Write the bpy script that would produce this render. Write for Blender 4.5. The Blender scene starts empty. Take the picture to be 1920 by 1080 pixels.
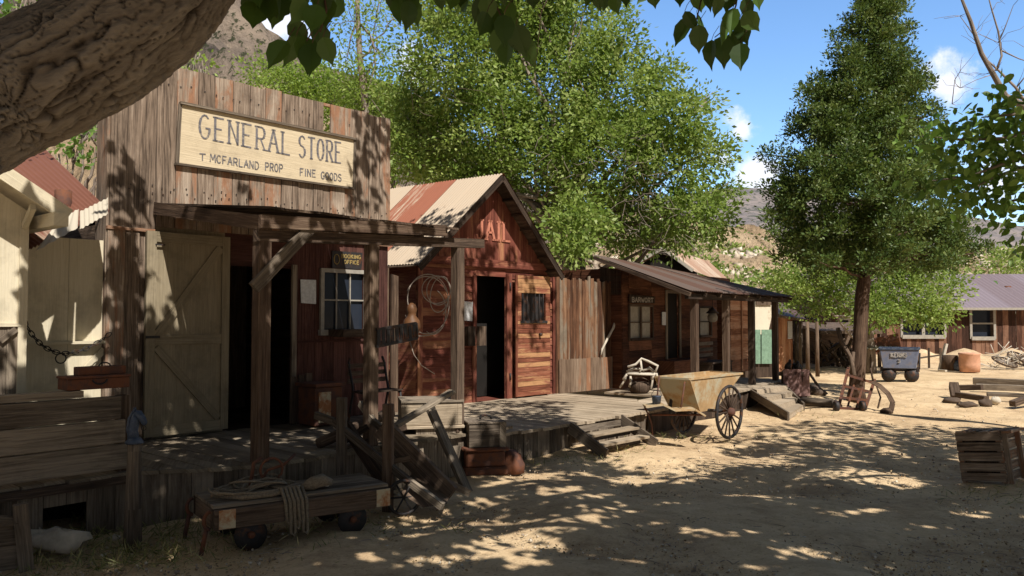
import bpy, math, random
import numpy as np
from mathutils import Vector
R = math.radians
random.seed(7); rng = np.random.default_rng(7)
scene = bpy.context.scene
col = scene.collection

# ------------------------------------------------------------------ camera, world, sun, exposure
FPX, H, HOR = 1500.0, 1.9, 595.0
PHI = math.atan((HOR-540)/FPX)
cam_d = bpy.data.cameras.new('camera'); cam = bpy.data.objects.new('camera', cam_d); col.objects.link(cam)
cam_d.sensor_width = 36; cam_d.lens = 36*FPX/1920; cam_d.clip_start = .05; cam_d.clip_end = 3000
cam.location = (0, 0, H); cam.rotation_euler = (math.pi/2+PHI, 0, 0)
scene.camera = cam
SUN_AZ, SUN_EL = R(150), R(50)
SUND = Vector((math.sin(SUN_AZ)*math.cos(SUN_EL), math.cos(SUN_AZ)*math.cos(SUN_EL), math.sin(SUN_EL)))
sl = bpy.data.lights.new('sun', 'SUN'); sl.energy = 5.0; sl.angle = R(.53); sl.color = (1, .93, .82)
sun = bpy.data.objects.new('sun', sl); col.objects.link(sun)
sun.rotation_euler = (-SUND).to_track_quat('-Z', 'Y').to_euler()
scene.view_settings.view_transform = 'Standard'; scene.view_settings.look = 'None'
scene.view_settings.exposure = 0.42; scene.view_settings.gamma = 1
scene.cycles.max_bounces = 6; scene.cycles.diffuse_bounces = 3; scene.cycles.transmission_bounces = 3
scene.cycles.glossy_bounces = 2; scene.cycles.transparent_max_bounces = 6

def raydir(px, py):
    u = (px-960)/FPX; v = (540-py)/FPX
    return Vector((u, math.cos(PHI)-v*math.sin(PHI), v*math.cos(PHI)+math.sin(PHI)))
def P(px, py, d):
    r = raydir(px, py); return Vector((0, 0, H))+r*(d/r.y)
def G(px, py, z=0.):
    r = raydir(px, py); s = (z-H)/r.z; return Vector((0, 0, H))+r*s

def build_world():
    w = bpy.data.worlds.new('World'); scene.world = w; w.use_nodes = True
    nt = w.node_tree; N = nt.nodes; L = nt.links; N.clear()
    out = N.new('ShaderNodeOutputWorld'); bg = N.new('ShaderNodeBackground'); bg.inputs[1].default_value = .085
    sky = N.new('ShaderNodeTexSky'); sky.sky_type = 'NISHITA'; sky.sun_disc = False
    sky.sun_elevation = SUN_EL; sky.sun_rotation = SUN_AZ; sky.altitude = 900; sky.air_density = 1.0; sky.dust_density = .4; sky.ozone_density = 2.5
    hs = N.new('ShaderNodeHueSaturation'); hs.inputs['Saturation'].default_value = 1.12; hs.inputs['Value'].default_value = 1.25
    L.new(sky.outputs[0], hs.inputs['Color'])
    tc = N.new('ShaderNodeTexCoord')
    nz = N.new('ShaderNodeTexNoise'); nz.inputs['Scale'].default_value = 13; nz.inputs['Detail'].default_value = 9; nz.inputs['Roughness'].default_value = .62
    L.new(tc.outputs['Generated'], nz.inputs['Vector'])
    total = None
    for (px, py, rad, amp) in ((1395, 250, .042, .95), (1415, 320, .058, 1.2), (1360, 300, .04, .8), (1785, 165, .05, .8), (1860, 340, .085, .85), (775, 130, .05, 1.1), (520, 45, .07, 1.1), (640, 150, .09, .5), (1650, 330, .1, .8)):
        r = raydir(px, py).normalized()
        d = N.new('ShaderNodeVectorMath'); d.operation = 'DISTANCE'; d.inputs[1].default_value = r
        nrm = N.new('ShaderNodeVectorMath'); nrm.operation = 'NORMALIZE'; L.new(tc.outputs['Generated'], nrm.inputs[0]); L.new(nrm.outputs[0], d.inputs[0])
        m = N.new('ShaderNodeMapRange'); m.inputs['From Min'].default_value = 0; m.inputs['From Max'].default_value = rad
        m.inputs['To Min'].default_value = amp; m.inputs['To Max'].default_value = 0; L.new(d.outputs['Value'], m.inputs['Value'])
        if total is None: total = m.outputs[0]
        else:
            a = N.new('ShaderNodeMath'); a.operation = 'MAXIMUM'; L.new(total, a.inputs[0]); L.new(m.outputs[0], a.inputs[1]); total = a.outputs[0]
    a = N.new('ShaderNodeMath'); a.operation = 'MULTIPLY_ADD'; a.inputs[1].default_value = 2.4; a.inputs[2].default_value = -1.2; L.new(nz.outputs[0], a.inputs[0])
    b = N.new('ShaderNodeMath'); b.operation = 'ADD'; L.new(total, b.inputs[0]); L.new(a.outputs[0], b.inputs[1])
    rp = N.new('ShaderNodeMapRange'); rp.interpolation_type = 'SMOOTHSTEP'; rp.inputs['From Min'].default_value = .32; rp.inputs['From Max'].default_value = .8; rp.inputs['To Max'].default_value = .93
    L.new(b.outputs[0], rp.inputs['Value'])
    mx = N.new('ShaderNodeMix'); mx.data_type = 'RGBA'; L.new(rp.outputs[0], mx.inputs['Factor']); L.new(hs.outputs[0], mx.inputs[6])
    mx.inputs[7].default_value = (5.6, 5.7, 6.2, 1)
    sx = N.new('ShaderNodeSeparateXYZ'); L.new(tc.outputs['Generated'], sx.inputs[0])
    dm = N.new('ShaderNodeMapRange'); dm.interpolation_type = 'SMOOTHSTEP'; dm.inputs['From Min'].default_value = .15; dm.inputs['From Max'].default_value = .75; dm.inputs['To Min'].default_value = .34; dm.inputs['To Max'].default_value = 1.7
    L.new(sx.outputs[1], dm.inputs['Value'])
    sm = N.new('ShaderNodeMapRange'); sm.inputs['From Min'].default_value = .15; sm.inputs['From Max'].default_value = .75; sm.inputs['To Min'].default_value = .45; sm.inputs['To Max'].default_value = 1.12
    L.new(sx.outputs[1], sm.inputs['Value']); L.new(sm.outputs[0], hs.inputs['Saturation'])
    ml = N.new('ShaderNodeVectorMath'); ml.operation = 'SCALE'; L.new(mx.outputs[2], ml.inputs[0]); L.new(dm.outputs[0], ml.inputs['Scale'])
    L.new(ml.outputs[0], bg.inputs[0]); L.new(bg.outputs[0], out.inputs[0])
build_world()

# ------------------------------------------------------------------ materials
def mat_base(name):
    m = bpy.data.materials.new(name); m.use_nodes = True; nt = m.node_tree
    bs = nt.nodes['Principled BSDF']; return m, nt, bs
def ramp(nt, fac, stops):
    r = nt.nodes.new('ShaderNodeValToRGB'); e = r.color_ramp.elements
    while len(e) < len(stops): e.new(.5)
    for i, (p, c) in enumerate(stops): e[i].position = p; e[i].color = (*c, 1)
    nt.links.new(fac, r.inputs[0]); return r.outputs[0]
def noise(nt, vec, scale, detail=4, rough=.55, dist=0):
    n = nt.nodes.new('ShaderNodeTexNoise'); n.inputs['Scale'].default_value = scale; n.inputs['Detail'].default_value = detail
    n.inputs['Roughness'].default_value = rough; n.inputs['Distortion'].default_value = dist
    if vec is not None: nt.links.new(vec, n.inputs['Vector'])
    return n.outputs[0]
def vmap(nt, vec, sc):
    m = nt.nodes.new('ShaderNodeMapping'); m.inputs['Scale'].default_value = sc; nt.links.new(vec, m.inputs[0]); return m.outputs[0]
def math_(nt, op, a, b=None, c=None, clamp=False):
    m = nt.nodes.new('ShaderNodeMath'); m.operation = op; m.use_clamp = clamp
    for i, x in enumerate((a, b, c)):
        if x is None: continue
        if isinstance(x, (int, float)): m.inputs[i].default_value = x
        else: nt.links.new(x, m.inputs[i])
    return m.outputs[0]
def mixc(nt, f, a, b, mode='MIX'):
    m = nt.nodes.new('ShaderNodeMix'); m.data_type = 'RGBA'; m.blend_type = mode
    for s, x in ((0, f), (6, a), (7, b)):
        if isinstance(x, (int, float)): m.inputs[s].default_value = x
        elif isinstance(x, tuple): m.inputs[s].default_value = (*x, 1)
        else: nt.links.new(x, m.inputs[s])
    return m.outputs[2]
def bump(nt, bs, h, strength, dist=.01):
    b = nt.nodes.new('ShaderNodeBump'); b.inputs['Strength'].default_value = strength; b.inputs['Distance'].default_value = dist
    nt.links.new(h, b.inputs['Height']); nt.links.new(b.outputs[0], bs.inputs['Normal'])
def wood(name, dark, mid, light, alt=None, altamt=.5, var=.5, rough=.85, grain=1.0):
    m, nt, bs = mat_base(name); N = nt.nodes; L = nt.links
    uv = N.new('ShaderNodeUVMap').outputs[0]
    at = N.new('ShaderNodeAttribute'); at.attribute_name = 'rnd'; rnd = at.outputs['Fac']
    obj = N.new('ShaderNodeTexCoord').outputs['Object']
    g = noise(nt, vmap(nt, uv, (2.2, 55, 1)), 1.0, 6, .65, .6)
    g2 = noise(nt, vmap(nt, uv, (.8, 9, 1)), 1.0, 4, .6, 1.2)
    f = math_(nt, 'ADD', math_(nt, 'MULTIPLY', g, .6), math_(nt, 'MULTIPLY', g2, .4))
    f = math_(nt, 'MULTIPLY_ADD', math_(nt, 'SUBTRACT', f, .5), 2.2*grain, .5)
    f = math_(nt, 'ADD', f, math_(nt, 'MULTIPLY', math_(nt, 'SUBTRACT', rnd, .5), var))
    c = ramp(nt, f, ((.12, dark), (.5, mid), (.85, light)))
    if alt:
        s = noise(nt, vmap(nt, uv, (1.1, 5, 1)), 1, 5, .7, .5)
        s = math_(nt, 'ADD', s, math_(nt, 'MULTIPLY', math_(nt, 'SUBTRACT', rnd, .5), .3))
        r = N.new('ShaderNodeMapRange'); r.inputs['From Min'].default_value = .62-altamt*.3; r.inputs['From Max'].default_value = .74-altamt*.3
        L.new(s, r.inputs['Value']); c = mixc(nt, r.outputs[0], c, alt)
        c = mixc(nt, math_(nt, 'MULTIPLY', g, .35), c, dark)
    st = noise(nt, obj, 1.7, 5, .7); sr = N.new('ShaderNodeMapRange'); sr.inputs['From Min'].default_value = .5; sr.inputs['From Max'].default_value = .75; sr.inputs['To Max'].default_value = .55
    L.new(st, sr.inputs['Value']); c = mixc(nt, sr.outputs[0], c, tuple(x*.45 for x in dark))
    L.new(c, bs.inputs['Base Color']); bs.inputs['Roughness'].default_value = rough; bs.inputs['Specular IOR Level'].default_value = .15
    bump(nt, bs, f, .75, .012); return m
def plain(name, c, rough=.7, metal=0, var=.25, scale=8, c2=None, thr=.55, bmp=.3):
    m, nt, bs = mat_base(name); obj = nt.nodes.new('ShaderNodeTexCoord').outputs['Object']
    n = noise(nt, obj, scale, 6, .65)
    cc = ramp(nt, n, ((.25, tuple(x*(1-var) for x in c)), (.75, tuple(min(1, x*(1+var)) for x in c))))
    if c2:
        n2 = noise(nt, obj, scale*.5, 7, .7); r = nt.nodes.new('ShaderNodeMapRange'); r.inputs['From Min'].default_value = thr-.06; r.inputs['From Max'].default_value = thr+.06
        nt.links.new(n2, r.inputs['Value']); cc = mixc(nt, r.outputs[0], cc, c2)
    nt.links.new(cc, bs.inputs['Base Color']); bs.inputs['Roughness'].default_value = rough; bs.inputs['Metallic'].default_value = metal
    bs.inputs['Specular IOR Level'].default_value = .12 if name == 'dark_glass' else .3
    bump(nt, bs, n, bmp, .01); return m
def leafmat(name, c0, c1, c2, trans=.45):
    m, nt, bs = mat_base(name); N = nt.nodes; L = nt.links
    at = N.new('ShaderNodeAttribute'); at.attribute_name = 'rnd'
    c = ramp(nt, at.outputs['Fac'], ((0, c0), (.5, c1), (1, c2)))
    L.new(c, bs.inputs['Base Color']); bs.inputs['Roughness'].default_value = .5; bs.inputs['Specular IOR Level'].default_value = .35
    t = N.new('ShaderNodeBsdfTranslucent'); L.new(mixc(nt, .35, c, (.30, .42, .05)), t.inputs[0])
    mx = N.new('ShaderNodeMixShader'); mx.inputs[0].default_value = trans; L.new(bs.outputs[0], mx.inputs[1]); L.new(t.outputs[0], mx.inputs[2])
    L.new(mx.outputs[0], N['Material Output'].inputs[0]); return m
def roofmat(name, base, rust, light, bias=.5):
    m, nt, bs = mat_base(name); N = nt.nodes; L = nt.links
    uv = N.new('ShaderNodeUVMap').outputs[0]; at = N.new('ShaderNodeAttribute'); at.attribute_name = 'rnd'
    n = noise(nt, vmap(nt, uv, (1.5, 14, 1)), 1, 6, .7, .4); n2 = noise(nt, vmap(nt, uv, (3, 5, 1)), 1.3, 5, .6)
    f = math_(nt, 'ADD', math_(nt, 'MULTIPLY', math_(nt, 'SUBTRACT', at.outputs['Fac'], bias), 1.6), n)
    r = N.new('ShaderNodeMapRange'); r.inputs['From Min'].default_value = .42; r.inputs['From Max'].default_value = .62; L.new(f, r.inputs['Value'])
    c = mixc(nt, r.outputs[0], mixc(nt, n2, base, light), rust)
    c = mixc(nt, math_(nt, 'MULTIPLY', n2, .35), c, tuple(x*.4 for x in rust))
    L.new(c, bs.inputs['Base Color']); bs.inputs['Roughness'].default_value = .7; bs.inputs['Metallic'].default_value = .1
    bump(nt, bs, n, .25, .005); return m

M = {}
M['facade'] = wood('weathered_facade_wood', (.075, .055, .042), (.285, .215, .165), (.50, .41, .33), alt=(.36, .19, .115), altamt=.20, var=.32, grain=1.2)
M['grey'] = wood('grey_weathered_wood', (.055, .043, .034), (.155, .125, .098), (.30, .25, .195), var=.5)
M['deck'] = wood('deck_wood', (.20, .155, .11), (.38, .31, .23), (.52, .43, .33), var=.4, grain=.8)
M['deckdark'] = wood('shade_toned_deck_wood', (.10, .08, .058), (.21, .17, .125), (.32, .27, .205), var=.4, grain=.8)  # deck wood darkened, the shade on the store deck put into the colour
M['dark'] = wood('dark_wood', (.022, .016, .013), (.07, .048, .036), (.16, .115, .085), var=.5)
M['post'] = wood('post_wood', (.03, .02, .015), (.095, .062, .044), (.20, .145, .105), var=.3)
M['red'] = wood('red_jail_wood', (.065, .021, .015), (.195, .062, .044), (.34, .135, .092), alt=(.42, .20, .11), altamt=.12, var=.35)
M['reddoor'] = wood('red_door_wood', (.09, .03, .018), (.26, .092, .055), (.42, .20, .125), alt=(.50, .28, .14), altamt=.3, var=.35)
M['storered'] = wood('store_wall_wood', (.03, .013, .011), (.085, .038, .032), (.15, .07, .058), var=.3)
M['fencebase'] = wood('faded_fence_base_wood', (.10, .065, .045), (.25, .18, .13), (.42, .33, .25), alt=(.30, .15, .085), altamt=.4, var=.4)
M['fence'] = wood('brown_fence_wood', (.04, .02, .013), (.165, .08, .045), (.32, .19, .115), alt=(.24, .20, .155), altamt=.25, var=.6)
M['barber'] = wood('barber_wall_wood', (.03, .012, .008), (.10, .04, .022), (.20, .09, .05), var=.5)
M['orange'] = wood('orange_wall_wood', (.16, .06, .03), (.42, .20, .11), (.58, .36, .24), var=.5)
M['cream'] = wood('cream_paint_wood', (.44, .39, .29), (.60, .54, .41), (.70, .64, .51), var=.15, grain=.5)
M['beigedoor'] = wood('beige_door_wood', (.14, .115, .078), (.25, .21, .145), (.34, .29, .21), var=.15, grain=.6)
M['signboard'] = wood('sign_board_paint', (.44, .36, .25), (.58, .49, .35), (.68, .59, .45), var=.12, grain=.5)
M['farwall'] = wood('far_house_wood', (.035, .018, .013), (.115, .055, .038), (.24, .135, .09), var=.9)
M['trimw'] = plain('faded_white_trim', (.30, .28, .25), .8)
M['letter'] = plain('letter_paint', (.15, .145, .16), .8, var=.5, scale=25, c2=(.36, .31, .24), thr=.60)
M['redletter'] = plain('red_letter_paint', (.46, .18, .12), .7)
M['whiteletter'] = plain('white_letter_paint', (.34, .32, .30), .8, scale=40, var=.4)
M['yellowletter'] = plain('yellow_letter_paint', (.35, .26, .10), .8)
M['iron'] = plain('black_iron', (.035, .033, .035), .6, .3, scale=20, c2=(.10, .045, .025), thr=.58)
M['rust'] = plain('rusty_iron', (.155, .06, .032), .85, scale=14, c2=(.09, .045, .035), thr=.5)
M['rustpale'] = plain('rust_stained_plate', (.40, .17, .07), .8, scale=12, c2=(.50, .43, .30), thr=.52)
M['blueiron'] = plain('blue_grey_paint', (.045, .065, .11), .5, .1, scale=20, c2=(.10, .12, .16), thr=.55)
M['blue'] = plain('blue_cart_paint', (.13, .15, .22), .6, .1, scale=8, c2=(.16, .15, .17), thr=.57)
M['tub'] = plain('ochre_ore_bucket', (.40, .26, .13), .75, .0, scale=6, var=.3, c2=(.40, .36, .26), thr=.52)
M['rope'] = plain('old_rope', (.20, .16, .115), .95, scale=60, var=.5)
M['wire'] = plain('pale_rope_wire', (.34, .29, .25), .8, scale=30)
M['glass'] = plain('dark_glass', (.02, .026, .04), .12, 0, var=.2, scale=3, bmp=.02)
M['curtain'] = plain('grey_curtain', (.33, .31, .27), .9, scale=10)
M['void'] = plain('unlit_interior', (.012, .010, .009), 1, scale=3)  # near-black colour stands in for the darkness of openings
M['paper'] = plain('pale_paper', (.55, .56, .58), .8, scale=30, var=.25)
M['gourd'] = plain('orange_gourd_leather', (.115, .052, .022), .55, scale=10)
M['branch'] = plain('bleached_branch', (.50, .45, .38), .8, scale=20)
M['terracotta'] = plain('terracotta_drum', (.55, .30, .20), .8, scale=6)
M['rock'] = plain('pale_rock', (.46, .41, .34), .95, scale=6, var=.4, bmp=.8)
M['darkrock'] = plain('brown_rock', (.09, .065, .05), .95, scale=6, var=.4, bmp=.8)
M['cloth'] = plain('mauve_cloth', (.26, .16, .15), .9, scale=12, c2=(.06, .03, .03), thr=.55)
M['green'] = plain('green_door_paint', (.16, .26, .19), .7, scale=10, var=.35)
M['roofjail'] = roofmat('jail_roof_iron', (.43, .33, .24), (.30, .105, .06), (.60, .53, .42), .5)
M['roofrust'] = roofmat('rust_roof_iron', (.26, .17, .13), (.18, .07, .045), (.48, .38, .29), .6)
M['roofmauve'] = roofmat('mauve_roof_iron', (.085, .06, .052), (.11, .058, .042), (.17, .125, .105), .5)
M['rooffar'] = roofmat('violet_roof_iron', (.20, .165, .20), (.19, .15, .175), (.25, .21, .25), .5)
M['roofpink'] = roofmat('pale_rust_roof', (.46, .37, .30), (.36, .23, .17), (.60, .52, .44), .6)
M['galv'] = roofmat('galvanised_sheet', (.46, .42, .34), (.36, .25, .16), (.62, .57, .48), .7)
M['leafA'] = leafmat('broad_tree_leaf', (.09, .16, .03), (.23, .33, .07), (.42, .49, .17), .46)
M['leafB'] = leafmat('light_tree_leaf', (.12, .20, .03), (.24, .36, .06), (.38, .48, .12), .5)
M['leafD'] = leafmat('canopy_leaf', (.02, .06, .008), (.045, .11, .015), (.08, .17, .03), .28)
M['leafR'] = leafmat('right_branch_leaf', (.045, .11, .015), (.11, .21, .035), (.22, .34, .08), .4)
M['leafP'] = leafmat('conifer_foliage', (.03, .065, .015), (.075, .125, .028), (.17, .21, .055), .2)
M['leafH'] = leafmat('shade_toned_hanging_leaf', (.015, .038, .007), (.03, .07, .012), (.06, .12, .022), .2)  # leaf colour darkened to carry the canopy shade
M['leafdry'] = leafmat('dry_twig_leaf', (.20, .14, .08), (.30, .22, .13), (.40, .32, .20), .2)
M['litter'] = leafmat('ground_litter', (.14, .09, .05), (.30, .20, .11), (.48, .36, .20), .05)
M['grass'] = leafmat('grass_blade', (.06, .09, .02), (.20, .20, .07), (.50, .42, .22), .2)

def barkmat():
    m, nt, bs = mat_base('thick_bark'); N = nt.nodes; L = nt.links
    uv = N.new('ShaderNodeUVMap').outputs[0]; at = N.new('ShaderNodeAttribute'); at.attribute_name = 'height'
    fine = noise(nt, vmap(nt, uv, (22, 70, 1)), 1, 6, .7, .5); mid = noise(nt, vmap(nt, uv, (6, 22, 1)), 1, 5, .65, .8)
    h = math_(nt, 'ADD', math_(nt, 'MULTIPLY', at.outputs['Fac'], .62), math_(nt, 'ADD', math_(nt, 'MULTIPLY', fine, .22), math_(nt, 'MULTIPLY', mid, .22)))
    c = ramp(nt, h, ((.30, (.013, .010, .008)), (.58, (.078, .065, .055)), (.90, (.205, .182, .158))))
    L.new(c, bs.inputs['Base Color']); bs.inputs['Roughness'].default_value = .95; bs.inputs['Specular IOR Level'].default_value = .1
    bump(nt, bs, math_(nt, 'ADD', fine, mid), .9, .012); return m
M['bark'] = barkmat()
M['barkp'] = wood('conifer_bark', (.025, .015, .011), (.08, .05, .036), (.17, .115, .08), var=.2)
M['barkg'] = wood('grey_bark', (.10, .08, .065), (.22, .18, .15), (.42, .37, .33), var=.2)

def groundmat():
    m, nt, bs = mat_base('sandy_dirt'); N = nt.nodes; L = nt.links
    o = N.new('ShaderNodeNewGeometry').outputs['Position']
    n1 = noise(nt, o, .55, 6, .62); n2 = noise(nt, o, 5, 8, .7); n3 = noise(nt, o, 45, 4, .7)
    f = math_(nt, 'ADD', math_(nt, 'MULTIPLY', n1, .45), math_(nt, 'ADD', math_(nt, 'MULTIPLY', n2, .35), math_(nt, 'MULTIPLY', n3, .25)))
    c = ramp(nt, f, ((.36, (.31, .21, .13)), (.5, (.57, .42, .26)), (.64, (.73, .57, .37))))
    sp = noise(nt, o, 22, 3, .6); r = N.new('ShaderNodeMapRange'); r.inputs['From Min'].default_value = .62; r.inputs['From Max'].default_value = .68; r.inputs['To Max'].default_value = .5; L.new(sp, r.inputs['Value'])
    c = mixc(nt, r.outputs[0], c, (.16, .10, .055))
    pa = noise(nt, o, .9, 7, .75, .6); pr = N.new('ShaderNodeMapRange'); pr.inputs['From Min'].default_value = .5; pr.inputs['From Max'].default_value = .66; pr.inputs['To Max'].default_value = .6; L.new(pa, pr.inputs['Value'])
    c = mixc(nt, pr.outputs[0], c, (.235, .155, .095))
    L.new(c, bs.inputs['Base Color']); bs.inputs['Roughness'].default_value = .95; bs.inputs['Specular IOR Level'].default_value = .1
    bump(nt, bs, math_(nt, 'ADD', math_(nt, 'MULTIPLY', n2, 1.0), math_(nt, 'MULTIPLY', n3, .4)), .8, .05); return m
M['ground'] = groundmat()
def hillmat(name, a, b, shrub, sc, thr):
    m, nt, bs = mat_base(name); N = nt.nodes; L = nt.links
    o = N.new('ShaderNodeNewGeometry').outputs['Position']
    n = noise(nt, o, sc, 8, .68); n2 = noise(nt, o, sc*5, 6, .7)
    c = ramp(nt, n, ((.35, a), (.62, b)))
    r = N.new('ShaderNodeMapRange'); r.inputs['From Min'].default_value = thr; r.inputs['From Max'].default_value = thr+.06; L.new(n2, r.inputs['Value'])
    c = mixc(nt, r.outputs[0], c, shrub)
    L.new(c, bs.inputs['Base Color']); bs.inputs['Roughness'].default_value = 1; bs.inputs['Specular IOR Level'].default_value = 0
    bump(nt, bs, n2, 1, 1.5); return m
M['hillL'] = hillmat('rocky_slope', (.10, .085, .08), (.27, .22, .18), (.05, .055, .035), .11, .53)
M['hillT'] = hillmat('tan_slope', (.36, .26, .17), (.66, .51, .35), (.15, .13, .085), .22, .56)
M['hillF'] = hillmat('far_ridge', (.13, .13, .15), (.27, .235, .23), (.085, .095, .09), .035, .53)

# ------------------------------------------------------------------ mesh helpers
ORI = {}
class MB:
    def __init__(s): s.v = []; s.f = []; s.uv = []; s.r = []; s.sm = []
    def add(s, vs, fs, uvs, r=None, smooth=False):
        b = len(s.v); s.v += [Vector(x) for x in vs]; r = random.random() if r is None else r
        for f, u in zip(fs, uvs): s.f.append([b+i for i in f]); s.uv.append(u); s.r.append(r); s.sm.append(smooth)
        return s
    def hexa(s, p, r=None):
        # p: 4 bottom ccw, 4 top ; grain follows the longest edge
        p = [Vector(x) for x in p]
        e = [((p[1]-p[0])+(p[2]-p[3])+(p[5]-p[4])+(p[6]-p[7])).normalized() if 0 else (p[1]-p[0]), p[3]-p[0], p[4]-p[0]]
        k = max(range(3), key=lambda i: e[i].length); ax = e[k].normalized() if e[k].length > 0 else Vector((0, 0, 1))
        oth = [x.normalized() for i, x in enumerate(e) if i != k]
        fs = [(0, 3, 2, 1), (4, 5, 6, 7), (0, 1, 5, 4), (1, 2, 6, 5), (2, 3, 7, 6), (3, 0, 4, 7)]
        o1, o2 = random.uniform(0, 50), random.uniform(0, 50); uvs = []
        for f in fs:
            uvs.append([((p[i]-p[0]).dot(ax)+o1, (p[i]-p[0]).dot(oth[0])+(p[i]-p[0]).dot(oth[1])*1.01+o2) for i in f])
        return s.add(p, fs, uvs, r)
    def box(s, c, a, b, d, r=None):
        c, a, b, d = map(Vector, (c, a, b, d))
        return s.hexa([c-a-b-d, c+a-b-d, c+a+b-d, c-a+b-d, c-a-b+d, c+a-b+d, c+a+b+d, c-a+b+d], r)
    def beam(s, p0, p1, w, h, up=(0, 0, 1), r=None, w1=None, h1=None):
        p0, p1 = Vector(p0), Vector(p1); t = (p1-p0).normalized(); up = Vector(up)
        if abs(t.dot(up.normalized())) > .98: up = Vector((.3, 1, 0))
        sd = t.cross(up).normalized(); u = sd.cross(t).normalized(); w1 = w if w1 is None else w1; h1 = h if h1 is None else h1
        q = lambda p, w, h: [p-sd*w/2-u*h/2, p+sd*w/2-u*h/2, p+sd*w/2+u*h/2, p-sd*w/2+u*h/2]
        a, b = q(p0, w, h), q(p1, w1, h1)
        return s.hexa([a[0], b[0], b[1], a[1], a[3], b[3], b[2], a[2]], r)
    def tube(s, pts, rad, n=8, r=None, closed=False, cap=True, wob=0):
        pts = [Vector(p) for p in pts]; k = len(pts)
        rad = [rad]*k if isinstance(rad, (int, float)) else rad
        vs = []; ref = None; L = 0; Ls = []
        for i, p in enumerate(pts):
            a = pts[(i-1) % k] if (closed or i > 0) else p; b = pts[(i+1) % k] if (closed or i < k-1) else p
            t = (b-a).normalized()
            if ref is None: ref = t.orthogonal().normalized()
            ref = (ref-t*ref.dot(t)).normalized(); bi = t.cross(ref)
            if i: L += (p-pts[i-1]).length
            Ls.append(L)
            for j in range(n):
                an = 2*math.pi*j/n; rr = rad[i]*(1+wob*random.uniform(-1, 1)); vs.append(p+(ref*math.cos(an)+bi*math.sin(an))*rr)
        fs = []; uvs = []; o = random.uniform(0, 20); kk = k if closed else k-1
        for i in range(kk):
            for j in range(n):
                i2 = (i+1) % k; j2 = (j+1) % n; fs.append((i*n+j, i*n+j2, i2*n+j2, i2*n+j))
                c = 2*math.pi*rad[i]; l2 = Ls[i2] if i2 else L+.1
                uvs.append([(Ls[i]+o, c*j/n), (Ls[i]+o, c*(j+1)/n), (l2+o, c*(j+1)/n), (l2+o, c*j/n)])
        if cap and not closed:
            fs.append(tuple(range(n))[::-1]); uvs.append([(.01*math.cos(6.28*j/n)+o, .01*math.sin(6.28*j/n)) for j in range(n)])
            fs.append(tuple((k-1)*n+j for j in range(n))); uvs.append([(.01*math.cos(6.28*j/n)+o, .01*math.sin(6.28*j/n)) for j in range(n)])
        return s.add(vs, fs, uvs, r, True)
    def prism(s, poly, ext, r=None, ax=(0, 0, 1)):
        poly = [Vector(p) for p in poly]; ext = Vector(ext); n = len(poly); o = random.uniform(0, 30)
        ax = Vector(ax).normalized(); nn = ext.normalized(); cr = nn.cross(ax).normalized()
        vs = poly+[p+ext for p in poly]
        fs = [tuple(range(n))[::-1], tuple(range(n, 2*n))]+[(i, (i+1) % n, n+(i+1) % n, n+i) for i in range(n)]
        uvs = [[((vs[i]-vs[0]).dot(ax)+o, (vs[i]-vs[0]).dot(cr)+(vs[i]-vs[0]).dot(nn)) for i in f] for f in fs]
        return s.add(vs, fs, uvs, r)
    def lathe(s, base, prof, n=16, axis=(0, 0, 1), r=None):
        base = Vector(base); ax = Vector(axis).normalized(); a = ax.orthogonal().normalized(); b = ax.cross(a); vs = []
        for (rr, z) in prof:
            for j in range(n): an = 2*math.pi*j/n; vs.append(base+ax*z+(a*math.cos(an)+b*math.sin(an))*rr)
        fs = []; uvs = []
        for i in range(len(prof)-1):
            for j in range(n):
                j2 = (j+1) % n; fs.append((i*n+j, i*n+j2, (i+1)*n+j2, (i+1)*n+j)); c = 6.28*.2
                uvs.append([(prof[i][1], c*j/n), (prof[i][1], c*(j+1)/n), (prof[i+1][1], c*(j+1)/n), (prof[i+1][1], c*j/n)])
        fs.append(tuple(range(n))[::-1]); uvs.append([(0, 0)]*n)
        k = (len(prof)-1)*n; fs.append(tuple(k+j for j in range(n))); uvs.append([(0, 0)]*n)
        return s.add(vs, fs, uvs, r, True)
    def build(s, name, mat, parent=None, label=None, bevel=0):
        me = bpy.data.meshes.new(name); L = ORI.get(parent.name, Vector((0, 0, 0))) if parent else Vector((0, 0, 0))
        o = bpy.data.objects.new(name, me); col.objects.link(o)
        if parent: o.parent = parent
        else:
            if s.v: L = sum(s.v, Vector())/len(s.v); L.z = min(v.z for v in s.v)
            o.location = L
        ORI[o.name] = L
        me.from_pydata([v-L for v in s.v], [], s.f)
        uvl = me.uv_layers.new(name='UVMap'); flat = [c for u in s.uv for q in u for c in q]; uvl.data.foreach_set('uv', flat)
        at = me.attributes.new('rnd', 'FLOAT', 'FACE'); at.data.foreach_set('value', s.r)
        me.polygons.foreach_set('use_smooth', s.sm); me.materials.append(M[mat] if isinstance(mat, str) else mat)
        if bevel:
            b = o.modifiers.new('bevel', 'BEVEL'); b.width = bevel; b.segments = 1
        if label: o['label'] = label
        return o
def thing(name, loc, label, cat, group=None):
    o = bpy.data.objects.new(name, None); col.objects.link(o); o.location = loc; o.empty_display_size = .2
    o['label'] = label; o['category'] = cat; ORI[o.name] = Vector(loc)
    if group: o['group'] = group
    return o
def tag(o, label, cat, group=None, kind=None):
    o['label'] = label; o['category'] = cat
    if group: o['group'] = group
    if kind: o['kind'] = kind
    return o
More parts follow.
